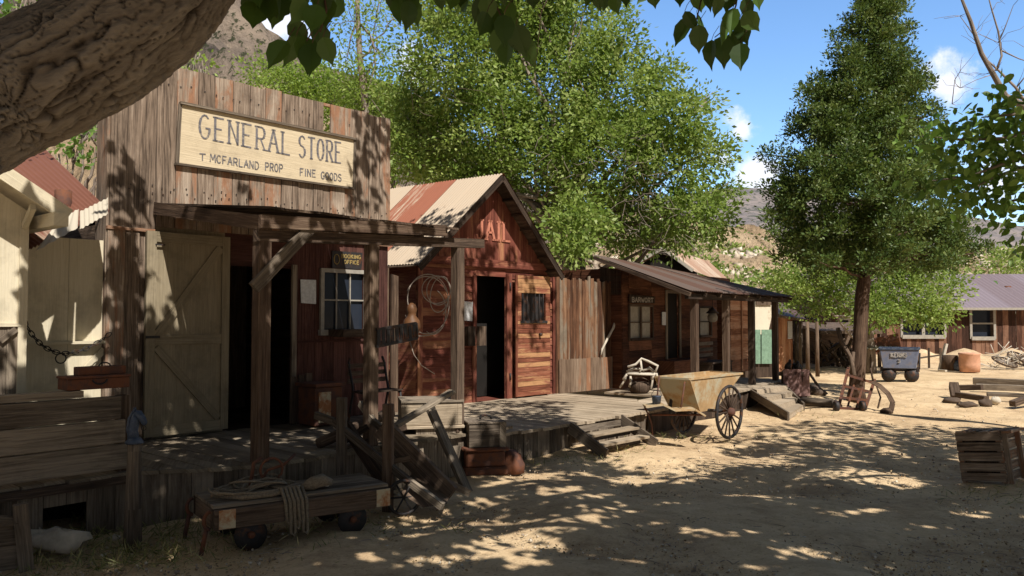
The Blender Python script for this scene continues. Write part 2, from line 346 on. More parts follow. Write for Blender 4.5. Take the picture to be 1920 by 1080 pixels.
class Plane:
    def __init__(s, p0, az):
        s.p = Vector((p0[0], p0[1], 0)); a = R(az); s.u = Vector((math.sin(a), math.cos(a), 0)); s.n = Vector((math.cos(a), -math.sin(a), 0))
    def tz(s, px, py, off=0):
        r = raydir(px, py); o = Vector((0, 0, H)); k = ((s.p+s.n*off-o).dot(s.n))/r.dot(s.n); w = o+r*k
        return (w-s.p).dot(s.u), w.z
    def pt(s, t, z, off=0): return s.p+s.u*t+s.n*off+Vector((0, 0, z))
    def px(s, px, py, off=0): t, z = s.tz(px, py, off); return s.pt(t, z, off)
    def slab(s, mb, t0, t1, z0, z1, n0, n1, r=None, z0b=None, z1b=None, z1t=None):
        # z at t1 side can differ
        a0, a1 = z0, z1; b0 = z0 if z0b is None else z0b; b1 = z1 if z1b is None else z1b
        return mb.hexa([s.pt(t0, a0, n1), s.pt(t1, b0, n1), s.pt(t1, b0, n0), s.pt(t0, a0, n0), s.pt(t0, a1, n1), s.pt(t1, b1, n1), s.pt(t1, b1, n0), s.pt(t0, a1, n0)], r)
Z = Vector((0, 0, 1))
def vboards(mb, pl, t0, t1, zb, zt, n0=0, th=.03, w=.2, gap=.006, jit=.02, jn=.005, holes=()):
    t = t0
    while t < t1-.02:
        ww = min(w*random.uniform(.75, 1.25), t1-t)
        if t1-(t+ww) < .06: ww = t1-t
        a = zb(t+ww/2) if callable(zb) else zb; b = zt(t+ww/2) if callable(zt) else zt
        o = random.uniform(-jn, jn); j = random.uniform(-jit, jit)
        pl.slab(mb, t+gap/2, t+ww-gap/2, a, b+j, n0+o, n0+o+th, z1b=b+j+random.uniform(-jit, jit)*.5)
        t += ww
def hboards(mb, pl, t0, t1, z0, z1, n0=0, th=.02, w=.14, lap=True):
    z = z0
    while z < z1-.01:
        h = min(w*random.uniform(.95, 1.05), z1-z); o = random.uniform(0, .003)
        if lap:
            mb.hexa([pl.pt(t0, z, n0+th+.012+o), pl.pt(t1, z, n0+th+.012+o), pl.pt(t1, z, n0), pl.pt(t0, z, n0), pl.pt(t0, z+h+.004, n0+th+o-.008), pl.pt(t1, z+h+.004, n0+th+o-.008), pl.pt(t1, z+h+.004, n0), pl.pt(t0, z+h+.004, n0)])
        else: pl.slab(mb, t0, t1, z, z+h-.006, n0+o, n0+th+o)
        z += h
def corrugated(mb, a, b, c, d, pitch=.076, amp=.011, sheet=.66, rows=2, rn=None, jag=0):
    """roof sheet from ridge a-b to eave d-c (a above d, b above c); waves run down the slope"""
    a, b, c, d = map(Vector, (a, b, c, d)); Lr = (b-a).length; nrm = ((b-a).cross(d-a)).normalized()
    if nrm.z < 0: nrm = -nrm
    ns = max(1, round(Lr/sheet))
    for k in range(ns):
        r = (rn[k % len(rn)] if rn else random.random()); lift = random.uniform(0, .012); ex = random.uniform(-1, 1)*jag
        n = max(4, int(Lr/ns/pitch*5)); vs = []; fs = []; uvs = []
        for i in range(n+1):
            f = (k+i/n)/ns; w = nrm*(amp*math.sin(2*math.pi*f*Lr/pitch)+lift); p = a.lerp(b, f); q = d.lerp(c, f); q = q+(q-p).normalized()*ex
            for j in range(rows+1): vs.append(p.lerp(q, j/rows)+w)
        o = random.uniform(0, 20); H_ = (d-a).length
        for i in range(n):
            for j in range(rows):
                A = i*(rows+1)+j; B = (i+1)*(rows+1)+j; fs.append((A, B, B+1, A+1))
                x0 = i/n*Lr/ns; x1 = (i+1)/n*Lr/ns; y0 = j/rows*H_; y1 = (j+1)/rows*H_
                uvs.append([(y0+o, x0), (y0+o, x1), (y1+o, x1), (y1+o, x0)])
        mb.add(vs, fs, uvs, r, True)

# leaves ---------------------------------------------------------------
LEAFQ = (np.array([(0, 0, 0), (.5, .45, .10), (0, 1, 0), (-.5, .45, .10)], float), [(0, 1, 2, 3)])
LEAFB = (np.array([(0, 0, 0), (.30, .12, .07), (.46, .38, .10), (.36, .68, .06), (.10, .90, .0), (0, 1.08, -.03), (-.10, .90, .0), (-.36, .68, .06), (-.46, .38, .10), (-.30, .12, .07), (0, .5, -.02)], float),
         [(0, 1, 2, 10), (10, 2, 3, 4), (10, 4, 5, 6), (10, 6, 7, 8), (0, 10, 8, 9)])
def leaves(name, pos, size, direc, mat, parent=None, shape=LEAFQ, width=.6, label=None, rnd=None):
    T, F = shape; n = len(pos); k = len(T); pos = np.asarray(pos, float)
    L = ORI.get(parent.name, Vector((0, 0, 0))) if parent else Vector((0, 0, 0)); pos = pos-np.array(L)
    d = np.asarray(direc, float); d /= np.linalg.norm(d, axis=1)[:, None]+1e-9
    q = rng.normal(size=(n, 3)); s = np.cross(d, q); s /= np.linalg.norm(s, axis=1)[:, None]+1e-9; m = np.cross(s, d)
    size = np.broadcast_to(size, (n,))
    V = pos[:, None, :]+size[:, None, None]*(T[None, :, 0:1]*width*s[:, None, :]+T[None, :, 1:2]*d[:, None, :]+T[None, :, 2:3]*m[:, None, :])
    me = bpy.data.meshes.new(name); me.vertices.add(n*k); me.vertices.foreach_set('co', V.reshape(-1))
    nf = len(F); fl = np.array([i for f in F for i in f]); ln = np.array([len(f) for f in F])
    idx = (np.arange(n)[:, None]*k+fl[None, :]).reshape(-1); lens = np.tile(ln, n); st = np.concatenate([[0], np.cumsum(lens)[:-1]])
    me.loops.add(len(idx)); me.loops.foreach_set('vertex_index', idx.astype(np.int32))
    me.polygons.add(n*nf); me.polygons.foreach_set('loop_start', st.astype(np.int32)); me.polygons.foreach_set('loop_total', lens.astype(np.int32))
    me.update(calc_edges=True)
    rr = rng.random(n) if rnd is None else rnd
    at = me.attributes.new('rnd', 'FLOAT', 'FACE'); at.data.foreach_set('value', np.repeat(np.clip(rr, 0, 1), nf))
    me.materials.append(M[mat]); o = bpy.data.objects.new(name, me); col.objects.link(o)
    if parent: o.parent = parent; ORI[o.name] = L
    if label: o['label'] = label
    return o
def lobe_points(lobes, depth, dens, dspread=.8, puff=.22, per=14, shell=.55, stretch=1.0):
    """lobes: (px,py,rpx[,depth offset]); returns leaf positions + outward dirs + tone"""
    Ps, Ds, Ts = [], [], []
    for lb in lobes:
        px, py, rp = lb[:3]; dd = depth+(lb[3] if len(lb) > 3 else random.uniform(-dspread, dspread)); c = np.array(P(px, py, dd)); r = rp/FPX*dd
        n = max(3, int(dens*r*r)); u = rng.normal(size=(n, 3)); u /= np.linalg.norm(u, axis=1)[:, None]
        rad = r*(shell+(1-shell)*rng.random(n)**.6)*(1+.18*rng.normal(size=n)); q = c+u*rad[:, None]*np.array([1, 1, stretch])
        tone = rng.random(n)
        k = rng.integers(per//2, per*3//2, n); idx = np.repeat(np.arange(n), k)
        off = rng.normal(size=(len(idx), 3))*puff*np.array([1, 1, .7]); Ps.append(q[idx]+off); Ds.append(u[idx]*.5+off/puff*.5+rng.normal(size=(len(idx), 3))*.5+np.array([0, 0, -.15])); Ts.append(tone[idx]*.65+rng.random(len(idx))*.35)
    return np.concatenate(Ps), np.concatenate(Ds), np.concatenate(Ts)
def limb(mb, p0, p1, r0, r1, n=6, wob=.06, sides=7, sag=0):
    p0, p1 = Vector(p0), Vector(p1); L = (p1-p0).length; pts = []; rs = []
    for i in range(n+1):
        f = i/n; p = p0.lerp(p1, f); w = L*wob*math.sin(math.pi*f)
        pts.append(p+Vector((random.uniform(-w, w), random.uniform(-w, w), random.uniform(-w, w)+sag*math.sin(math.pi*f)))); rs.append(r0*(1-f)+r1*f)
    mb.tube(pts, rs, sides); return pts

# stroke lettering --------------------------------------------------------
def arc(cx, cy, rx, ry, a0, a1, n=8): return [(cx+rx*math.cos(R(a0+(a1-a0)*i/n)), cy+ry*math.sin(R(a0+(a1-a0)*i/n))) for i in range(n+1)]
GL = {
 'A': [[(0, 0), (.5, 1), (1, 0)], [(.2, .38), (.8, .38)]], 'B': [[(.1, 0), (.1, 1), (.6, 1)], arc(.6, .76, .3, .24, 90, -90), [(.1, .52), (.6, .52)], arc(.6, .26, .36, .26, 90, -90), [(.1, 0), (.6, 0)]],
 'C': [arc(.5, .5, .48, .5, 45, 315, 12)], 'D': [[(.1, 0), (.1, 1), (.4, 1)], arc(.4, .5, .55, .5, 90, -90, 10), [(.1, 0), (.4, 0)]],
 'E': [[(.9, 1), (.1, 1), (.1, 0), (.9, 0)], [(.1, .52), (.7, .52)]], 'F': [[(.9, 1), (.1, 1), (.1, 0)], [(.1, .52), (.7, .52)]],
 'G': [arc(.5, .5, .48, .5, 50, 330, 12)+[(.95, .45), (.6, .45)]], 'I': [[(.5, 0), (.5, 1)]], 'J': [[(.8, 1), (.8, .3)]+arc(.45, .3, .35, .3, 0, -160, 6)],
 'K': [[(.1, 0), (.1, 1)], [(.9, 1), (.1, .45)], [(.35, .6), (.95, 0)]], 'L': [[(.1, 1), (.1, 0), (.9, 0)]], 'M': [[(0, 0), (.1, 1), (.5, .3), (.9, 1), (1, 0)]],
 'N': [[(.08, 0), (.08, 1), (.92, 0), (.92, 1)]], 'O': [arc(.5, .5, .46, .5, 0, 360, 14)], 'P': [[(.1, 0), (.1, 1), (.6, 1)], arc(.6, .74, .32, .26, 90, -90), [(.1, .48), (.6, .48)]],
 'R': [[(.1, 0), (.1, 1), (.6, 1)], arc(.6, .74, .32, .26, 90, -90), [(.1, .48), (.6, .48)], [(.5, .48), (.95, 0)]], 'S': [arc(.5, .76, .4, .24, 30, 270, 8)+arc(.5, .26, .42, .26, 90, -150, 8)],
 'T': [[(.5, 0), (.5, 1)], [(0, 1), (1, 1)]], 'W': [[(0, 1), (.25, 0), (.5, .7), (.75, 0), (1, 1)]], '3': [arc(.45, .76, .4, .24, 150, -90, 8), arc(.45, .26, .42, .26, 90, -150, 8)]}
SERIF = {'A': [(0, 0), (1, 0), (.5, 1)], 'E': [(.1, 0), (.1, 1)], 'N': [(.08, 0), (.08, 1), (.92, 1)], 'R': [(.1, 0), (.95, 0), (.1, 1)], 'L': [(.1, 1), (.1, 0)], 'T': [(.5, 0)], 'I': [(.5, 0), (.5, 1)], 'J': [(.8, 1)]}
def lettering(mb, text, fn, x0, x1, z0, z1, th, depth, serif=False, zslope=0, gapf=.28, r=None):
    """fn(x,z)->world point on the face, depth vector out of it"""
    ws = {'I': .35, 'M': 1.2, 'W': 1.2, ' ': .8, 'J': .85}; W = sum(ws.get(ch, 1)+gapf for ch in text)-gapf; un = (x1-x0)/W; x = x0; h = z1-z0
    for ch in text:
        w = ws.get(ch, 1)
        if ch in GL:
            def F(a, b): xx = x+a*w*un; return fn(xx, z0+b*h+zslope*(xx-x0))
            def seg(p, q, t):
                A, B = F(*p), F(*q); d = (B-A); L_ = d.length
                if L_ < 1e-5: return
                d /= L_; sd = d.cross(depth).normalized()*t/2; A = A-d*t*.2; B = B+d*t*.2
                mb.hexa([A-sd, B-sd, B+sd, A+sd, A-sd+depth, B-sd+depth, B+sd+depth, A+sd+depth], r)
            for st in GL[ch]:
                for a, b in zip(st[:-1], st[1:]): seg(a, b, th*(1.25 if abs(a[0]-b[0])*w*un < abs(a[1]-b[1])*h*.4 and serif else .8 if serif else 1))
            if serif:
                for (a, b) in SERIF.get(ch, []): seg((a-.2/w, b), (a+.2/w, b), th*.7)
        x += (w+gapf)*un

# ================================================================== GROUND AND HILLS
def ground():
    def axis(lo, hi, fine0, fine1, step):
        a = list(np.arange(fine0, fine1, step)); x = fine1; s = step
        while x < hi: a.append(x); s *= 1.35; x += s
        a.append(hi); x = fine0; s = step; b = []
        while x > lo: s *= 1.35; x -= s; b.append(max(x, lo))
        return np.array(sorted(set(np.round(b+a, 4))))
    X = axis(-900, 900, -6, 9, .09); Y = axis(-300, 1500, 3, 20, .09)
    xx, yy = np.meshgrid(X, Y); zz = np.zeros_like(xx)
    for k in range(26):
        f = rng.uniform(.6, 9); a = rng.uniform(0, 6.28); zz += np.sin((xx*math.cos(a)+yy*math.sin(a))*f+rng.uniform(0, 6.28))*.016/f**.65
    zz *= np.exp(-np.maximum(0, np.hypot(xx, yy)-40)/60); zz = zz-.012
    me = bpy.data.meshes.new('ground'); nx, ny = len(X), len(Y)
    me.vertices.add(nx*ny); me.vertices.foreach_set('co', np.stack([xx, yy, zz], -1).reshape(-1))
    i = (np.arange(ny-1)[:, None]*nx+np.arange(nx-1)[None, :]).reshape(-1); q = np.stack([i, i+1, i+nx+1, i+nx], -1).reshape(-1)
    me.loops.add(len(q)); me.loops.foreach_set('vertex_index', q.astype(np.int32)); n = len(i); me.polygons.add(n)
    me.polygons.foreach_set('loop_start', (np.arange(n)*4).astype(np.int32)); me.polygons.foreach_set('loop_total', np.full(n, 4, np.int32)); me.polygons.foreach_set('use_smooth', np.ones(n, bool))
    me.update(calc_edges=True); me.materials.append(M['ground']); o = bpy.data.objects.new('ground', me); col.objects.link(o); o['kind'] = 'structure'
ground()
def hill(name, crest, d0, d1, mat, rough=.06, na=110, nr=40, lab=''):
    pxs = np.linspace(crest[0][0], crest[-1][0], na); cy = np.interp(pxs, [c[0] for c in crest], [c[1] for c in crest])
    vs = []; ph = [(rng.uniform(.5, 14), rng.uniform(.5, 10), rng.uniform(0, 6.28)) for _ in range(40)]
    for j in range(nr+1):
        f = j/nr
        for i in range(na):
            t = P(pxs[i], cy[i], d1); d = d0+(d1-d0)*f; b = Vector((t.x*d/d1, d, 0)); g = f**1.25 if f < 1 else 1
            nz = sum(math.sin(a*i/na*9+b_*f*7+c)/(a+1.5) for a, b_, c in ph)*rough*t.z*min(1, f*2)*(1 if f < .97 else .5)
            vs.append(Vector((b.x, d, max(-.5, t.z*g+nz-.3*(1-f)))))
    for i in range(na): p = vs[nr*na+i]; vs.append(Vector((p.x*1.15, d1*1.15, -1)))
    fs = []; uvs = []
    for j in range(nr+1):
        for i in range(na-1): fs.append((j*na+i, j*na+i+1, (j+1)*na+i+1, (j+1)*na+i)); uvs.append([(0, 0)]*4)
    mb = MB(); mb.add(vs, fs, uvs, .5, True); o = mb.build(name, mat); o['kind'] = 'structure'
hill('hill', [(-700, -250), (-300, -120), (0, 60), (200, 0), (430, -30), (480, 20), (530, 62), (600, 110), (700, 150), (800, 200), (950, 320), (1150, 480)], 45, 190, 'hillL', .05)
hill('hill', [(-700, 250), (-200, 240), (60, 255), (200, 262), (350, 200), (500, 170), (650, 230), (800, 420)], 24, 60, 'hillT', .05)
hill('hill', [(900, 520), (1100, 420), (1230, 395), (1330, 425), (1420, 430), (1500, 470), (1700, 480), (1760, 470), (1920, 462), (2300, 440)], 62, 120, 'hillT', .06)
hill('hill', [(1000, 420), (1200, 380), (1300, 362), (1390, 352), (1450, 352), (1600, 372), (1750, 395), (1830, 408), (1920, 425), (2200, 380), (2600, 330)], 180, 520, 'hillF', .03)
# boulders and brush on the tan slope
def brush():
    pos = []; 
    for _ in range(900):
        px = random.uniform(1150, 1500) if random.random() < .6 else random.uniform(1700, 1930); d = random.uniform(64, 118); f = (d-62)/58
        cy = np.interp(px, [1100, 1230, 1330, 1420, 1500, 1700, 1920], [420, 395, 425, 430, 470, 480, 462]); z = P(px, cy, 120).z*f**1.25
        x = (px-960)/FPX*d; n = random.randint(8, 20); r = random.uniform(.3, .8)
        for k in range(n): pos.append((x+random.gauss(0, r), d+random.gauss(0, r), z+abs(random.gauss(0, r*.6))))
    pos = np.array(pos); o = leaves('hillside_brush', pos, .55, rng.normal(size=(len(pos), 3))+np.array([0, 0, .6]), 'leafA'); tag(o, 'scattered low green brush dotting the tan hillside', 'brush', kind='stuff')
brush()
STONE = (np.array([(0, 0, -.5), (.5, 0, 0), (0, .45, .05), (-.5, .1, 0), (.05, -.5, 0), (0, 0, .5)], float), [(0, 2, 1), (0, 3, 2), (0, 4, 3), (0, 1, 4), (5, 1, 2), (5, 2, 3), (5, 3, 4), (5, 4, 1)])
M['stonevar'] = leafmat('scattered_stone', (.20, .15, .11), (.42, .35, .27), (.66, .60, .50), .0)
def slope_rocks():
    pos = []
    for _ in range(2600):
        px = random.uniform(1100, 1500) if random.random() < .6 else random.uniform(1700, 1960); d = random.uniform(64, 119); f = (d-62)/58
        cy = np.interp(px, [900, 1100, 1230, 1330, 1420, 1500, 1700, 1760, 1920, 2300], [520, 420, 395, 425, 430, 470, 480, 470, 462, 440]); z = P(px, cy, 120).z*f**1.25
        pos.append(((px-960)/FPX*d, d, z))
    pos = np.array(pos); o = leaves('hillside_rocks', pos, rng.uniform(.3, 1.5, len(pos))*rng.random(len(pos))+.3, rng.normal(size=(len(pos), 3)), 'stonevar', None, STONE, 1.2); tag(o, 'pale and dark rocks scattered over the tan hillside', 'rocks', kind='stuff')
slope_rocks()

# ================================================================== GENERAL STORE
S = Plane((-4.2, 9.2), 41.1); DZ = .5
store = thing('general_store', S.pt(1.5, DZ, -1), 'tall false front store of weathered brown boards with plank porch roof', 'store')
TOPZ = S.tz(500, 168)[1]
TL = S.tz(202, 400)[0]; TR = S.tz(729, 300)[0]
def store_build():
    # false front boards
    mb = MB(); t = TL; k = 0
    widths = [.27, .25, .23, .27]
    hole = (S.tz(604, 220)[0], S.tz(617, 220)[0])
    while t < TR-.05:
        w = widths[k] if k < 4 else random.uniform(.19, .27); w = min(w, TR-t)
        if TR-t-w < .08: w = TR-t
        j = random.uniform(-.012, .012); bot = 2.95 if t > TL+.3 else DZ+.01; o = random.uniform(0, .012)
        top = TOPZ+j; zt = TOPZ-.02
        if t+w > hole[0] and t < hole[0] and w > .12:
            w = hole[0]-t
            if w < .1: w += .0
        S.slab(mb, t+.004, t+w-.005, bot, top, o, o+.03, z1b=top+random.uniform(-.012, .012)); t += w; k += 1
        if abs(t-hole[0]) < .02:
            zl = S.tz(610, 262)[1]; S.slab(mb, hole[0]+.004, hole[1]-.004, 2.95, zl, 0, .03); S.slab(mb, hole[0]+.004, hole[1]-.004, S.tz(610, 200)[1], TOPZ, 0, .03); t = hole[1]
    mb.build('false_front', 'facade', store)
    mb = MB()
    for zz in (TOPZ-.22, TOPZ-1.45, 3.35):
        t = TL+.08
        while t < TR-.05:
            if random.random() < .8: mb.box(S.pt(t+random.uniform(-.03, .03), zz+random.uniform(-.03, .03), .044), S.u*.007, S.n*.003, Z*.007)
            t += random.uniform(.09, .14)
    mb.build('nails', 'iron', store)
    # corner column boards reaching the deck and return
    mb = MB(); z0 = S.tz(230, 432)[1]
    S.slab(mb, TL-.02, TL+.17, DZ, z0, .032, .06); S.slab(mb, TL+.175, TL+.33, DZ, z0-.02, .032, .058)
    S.slab(mb, TL-.03, TL+.50, z0, z0+.035, .032, .075)
    mb.hexa([S.pt(TL-.03, DZ, .03), S.pt(TL-.001, DZ, .03), S.pt(TL-.001, DZ, -.25), S.pt(TL-.03, DZ, -.25), S.pt(TL-.03, TOPZ-.05, .03), S.pt(TL-.001, TOPZ-.05, .03), S.pt(TL-.001, TOPZ-.05, -.25), S.pt(TL-.03, TOPZ-.05, -.25)])
    mb.build('corner_board', 'facade', store)
    # front wall below: left part, right part, header
    td0 = S.tz(420, 600)[0]; td1 = S.tz(547, 600)[0]; ztop = 2.97
    mb = MB(); S.slab(mb, TL+.3, td0, DZ, ztop, -.05, -.004); mb.build('wall', 'beigedoor', store, 'beige painted wall beside the doors')
    wz0 = S.tz(640, 618)[1]; wz1 = S.tz(640, 512)[1]; wt0 = S.tz(606, 560)[0]; wt1 = S.tz(682, 560)[0]
    mb = MB(); lt = S.tz(600, 642)[1]
    vboards(mb, S, td1, wt0, DZ, ztop, -.04, .03, .19, .004, 0, .003); vboards(mb, S, wt1, TR, DZ, ztop, -.04, .03, .19, .004, 0, .003)
    vboards(mb, S, wt0, wt1, DZ, wz0, -.04, .03, .19, .004, 0, .003); vboards(mb, S, wt0, wt1, wz1, ztop, -.04, .03, .19, .004, 0, .003)
    S.slab(mb, td0, td1, 2.55, ztop, -.04, -.01); S.slab(mb, td1+.05, TR, lt, lt+.035, -.005, .02)
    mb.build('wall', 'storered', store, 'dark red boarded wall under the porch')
    # door jamb
    mb = MB(); S.slab(mb, td1-.01, td1+.06, DZ, 2.6, -.005, .03); mb.build('door_frame', 'grey', store)
    # window
    mb = MB(); f = .055
    S.slab(mb, wt0-f, wt0, wz0-f, wz1+f, -.008, .03); S.slab(mb, wt1, wt1+f, wz0-f, wz1+f, -.008, .03)
    S.slab(mb, wt0, wt1, wz1, wz1+f, -.008, .03); S.slab(mb, wt0-f-.02, wt1+f+.02, wz0-f-.02, wz0, -.006, .06)
    tm = [wt0+(wt1-wt0)*k/3 for k in (1, 2)]
    for q in tm: S.slab(mb, q-.008, q+.008, wz0, wz1, -.03, -.008)
    zm = wz0+(wz1-wz0)*.52; S.slab(mb, wt0, wt1, zm-.01, zm+.01, -.028, -.006)
    wf = mb.build('window', 'trimw', store); mb = MB(); S.slab(mb, wt0, wt1, wz0, wz1, -.05, -.04); mb.build('pane', 'glass', wf)
    # body: side walls, back, roof, floor
    mb = MB(); D = -5.0
    for t_ in (TL, TR-.06): S.slab(mb, t_+.002, t_+.05, DZ-.4, 2.95, D, -.06)
    S.slab(mb, TL+.06, TR-.07, DZ-.4, 2.95, D, D+.05); mb.build('body_wall', 'dark', store)
    mb = MB(); S.slab(mb, TL-.0, TR, 2.99, 3.05, D-.1, -.052); mb.build('roof', 'roofrust', store)
    mb = MB(); S.slab(mb, TL+.06, TR-.07, DZ-.05, DZ-.01, D+.06, -.06); mb.build('floor_boards', 'dark', store)
    mb = MB(); S.slab(mb, td0-.3, td1+.6, DZ, 2.9, -2.2, -2.15); mb.build('dark_backing', 'dark', store)  # dark sheet added behind the doorway to keep it dark
    # big door leaf folded against wall
    a = S.tz(268, 432)[0]; b = S.tz(423, 445)[0]; z1 = S.tz(300, 436)[1]; z0 = DZ+.04; dn = .07
    mb = MB(); S.slab(mb, a, b, z0, z1, dn, dn+.02); dr = mb.build('door', 'beigedoor', store, 'beige barn door folded open with diagonal braces')
    mb = MB(); zmid = S.tz(300, 637)[1]
    for (q0, q1) in ((a, a+.11), (b-.10, b)): S.slab(mb, q0, q1, z0, z1, dn+.02, dn+.045)
    for (q0, q1) in ((z0, z0+.12), (z1-.12, z1), (zmid-.06, zmid+.06)): S.slab(mb, a+.112, b-.102, q0, q1, dn+.02, dn+.043)
    def diag(p, q, w=.1):
        A = S.pt(p[0], p[1], dn+.03); B = S.pt(q[0], q[1], dn+.03); mb.beam(A, B, .022, w, up=(B-A).cross(S.n))
    diag((a+.13, zmid+.05), (b-.12, z1-.14)); diag((a+.13, zmid-.08), (b-.12, z0+.14), .09)
    mb.build('door_brace', 'beigedoor', dr)
    mb = MB(); S.slab(mb, S.tz(283, 455)[0], S.tz(300, 455)[0], z1-.16, z1-.145, dn+.045, dn+.06); S.slab(mb, a+.0, a+.16, zmid+.02, zmid+.05, dn+.046, dn+.056); mb.build('hinge', 'iron', dr)
    # porch
    PN = 2.26
    mb = MB(); z_f, z_w = 2.955, 3.21; tA = S.tz(290, 385)[0]; tB = 2.62; t = tA
    while t < tB-.02:
        w = min(random.uniform(.14, .22), tB-t); e = random.uniform(0, .08); d_ = random.uniform(0, .012)
        z0_, z1_ = z_f-.02+d_, z_w-.02+d_
        mb.hexa([S.pt(t+.003, z0_, PN+.12+e), S.pt(t+w-.003, z0_, PN+.12+e), S.pt(t+w-.003, z1_, .045), S.pt(t+.003, z1_, .045), S.pt(t+.003, z0_+.025, PN+.12+e), S.pt(t+w-.003, z0_+.025, PN+.12+e), S.pt(t+w-.003, z1_+.025, .045), S.pt(t+.003, z1_+.025, .045)]); t += w
    pr = mb.build('porch_roof', 'dark', store)
    mb = MB(); f = MB()
    A = S.pt(tA-.01, z_w-.05, .05); B = S.px(493, 418, PN+.1); mb.beam(A, B, .05, .14)
    Cc = S.px(487, 415, PN+.12); Dd = S.px(836, 433, PN+.12); mb.beam(Cc, Dd, .05, .13)
    mb.build('fascia', 'post', pr)
    mb = MB(); A = S.px(480, 442, PN+.02); B = S.px(903, 457, PN+.02); mb.beam(A, B, .1, .11)
    for q in (.4, 1.0, 1.6, 2.2): mb.beam(S.pt(q, z_w-.09, .05), S.pt(q, z_f-.09, PN), .05, .09)
    mb.build('beam', 'dark', pr)
    for px, wd in ((490, .135), (696, .125), (858, .125)):
        t = S.tz(px, 600, PN)[0]; mb = MB(); mb.beam(S.pt(t, DZ, PN), S.pt(t, 2.80, PN), wd, wd, up=S.n); mb.build('post', 'dark' if px == 858 else 'post', store, bevel=.008)  # right post in darker wood: its shade is put into the colour
    mb = MB(); A = S.px(476, 540, PN+.1); B = S.px(590, 418, PN+.1); mb.beam(A, B, .05, .12, up=(B-A).cross(S.n)); mb.build('brace', 'grey', store)
store_build()
# sign
def store_sign():
    c = [S.px(340, 195, .06), S.px(664, 262, .06), S.px(662, 352, .06), S.px(334, 306, .06)]
    mb = MB(); mb.hexa([c[3], c[2], c[2]-S.n*.02, c[3]-S.n*.02, c[0], c[1], c[1]-S.n*.02, c[0]-S.n*.02])
    o = thing('store_sign', c[3], 'cream board reading GENERAL STORE on the brown false front', 'sign')
    mb.build('sign_board', 'signboard', o); mb = MB()
    mb.beam(c[0]+Z*.01-S.u*.02, c[1]+Z*.01+S.u*.02, .07, .03); mb.beam(c[3]-Z*.012-S.u*.04, c[2]-Z*.012+S.u*.02, .06, .025); mb.beam(c[0]-S.u*.012, c[3]-S.u*.012, .04, .02, up=S.n); mb.beam(c[1]+S.u*.012, c[2]+S.u*.012, .04, .02, up=S.n)
    mb.build('sign_frame', 'grey', o)
    t0, za = S.tz(372, 252, .064); t1, zb = S.tz(640, 300, .064)
    def fn(t, z): return S.pt(t, z, .061)
    def line(txt, pxa, pya_t, pya_b, pxb, pyb_t, pyb_b, th, serif, g):
        ta, z1 = S.tz(pxa, pya_t, .06); z0 = S.tz(pxa, pya_b, .06)[1]; tb, z3 = S.tz(pxb, pyb_t, .06); z2 = S.tz(pxb, pyb_b, .06)[1]
        mb = MB(); h = ((z1-z0)+(z3-z2))/2; lettering(mb, txt, fn, ta, tb, z0, z0+h, th, S.n*.004, serif, zslope=(z2-z0)/(tb-ta), gapf=g); mb.build('lettering', 'letter', o)
    line('GENERAL', 374, 218, 258, 545, 247, 291, .024, True, .38); line('STORE', 560, 254, 294, 640, 268, 306, .025, True, .38)
    line('T', 374, 288, 300, 385, 289, 301, .014, False, .3); line('MCFARLAND', 394, 290, 303, 485, 303, 318, .014, False, .3); line('PROP', 497, 305, 319, 530, 309, 323, .014, False, .3)
    line('FINE', 562, 315, 329, 592, 320, 332, .014, False, .3); line('GOODS', 602, 322, 335, 640, 327, 340, .014, False, .3)
store_sign()
def small_signs():
    mb = MB(); c = [S.px(623, 470, .04), S.px(680, 474, .04), S.px(678, 505, .04), S.px(623, 502, .04)]
    mb.prism(c, -S.n*.02); o = thing('shop_plaque', c[3], 'small dark plaque with yellow lettering above the store window', 'plaque'); mb.build('plaque_board', 'iron', o)
    mb = MB(); ta, z1 = S.tz(640, 474, .04); tb, z0 = S.tz(676, 487, .04); lettering(mb, 'BOOKING', lambda t, z: S.pt(t, z, .041), ta, tb, z0+.01, z0+.06, .012, S.n*.004)
    lettering(mb, 'OFFICE', lambda t, z: S.pt(t, z, .041), ta+.05, tb-.03, z0-.07, z0-.02, .012, S.n*.004)
    a, b = S.tz(631, 486, .04); mb.tube([S.pt(a+.045*math.cos(q), b+.07*math.sin(q), .044) for q in np.linspace(0, 6.28, 14)], .006, 5); mb.build('lettering', 'yellowletter', o)
    mb = MB(); c = [S.px(563, 524, .01), S.px(592, 525, .01), S.px(592, 570, .01), S.px(564, 568, .01)]; mb.prism(c, S.n*.008); o = mb.build('paper_notice', 'paper'); tag(o, 'pale paper notice pinned between the store door and window', 'notice')
small_signs()

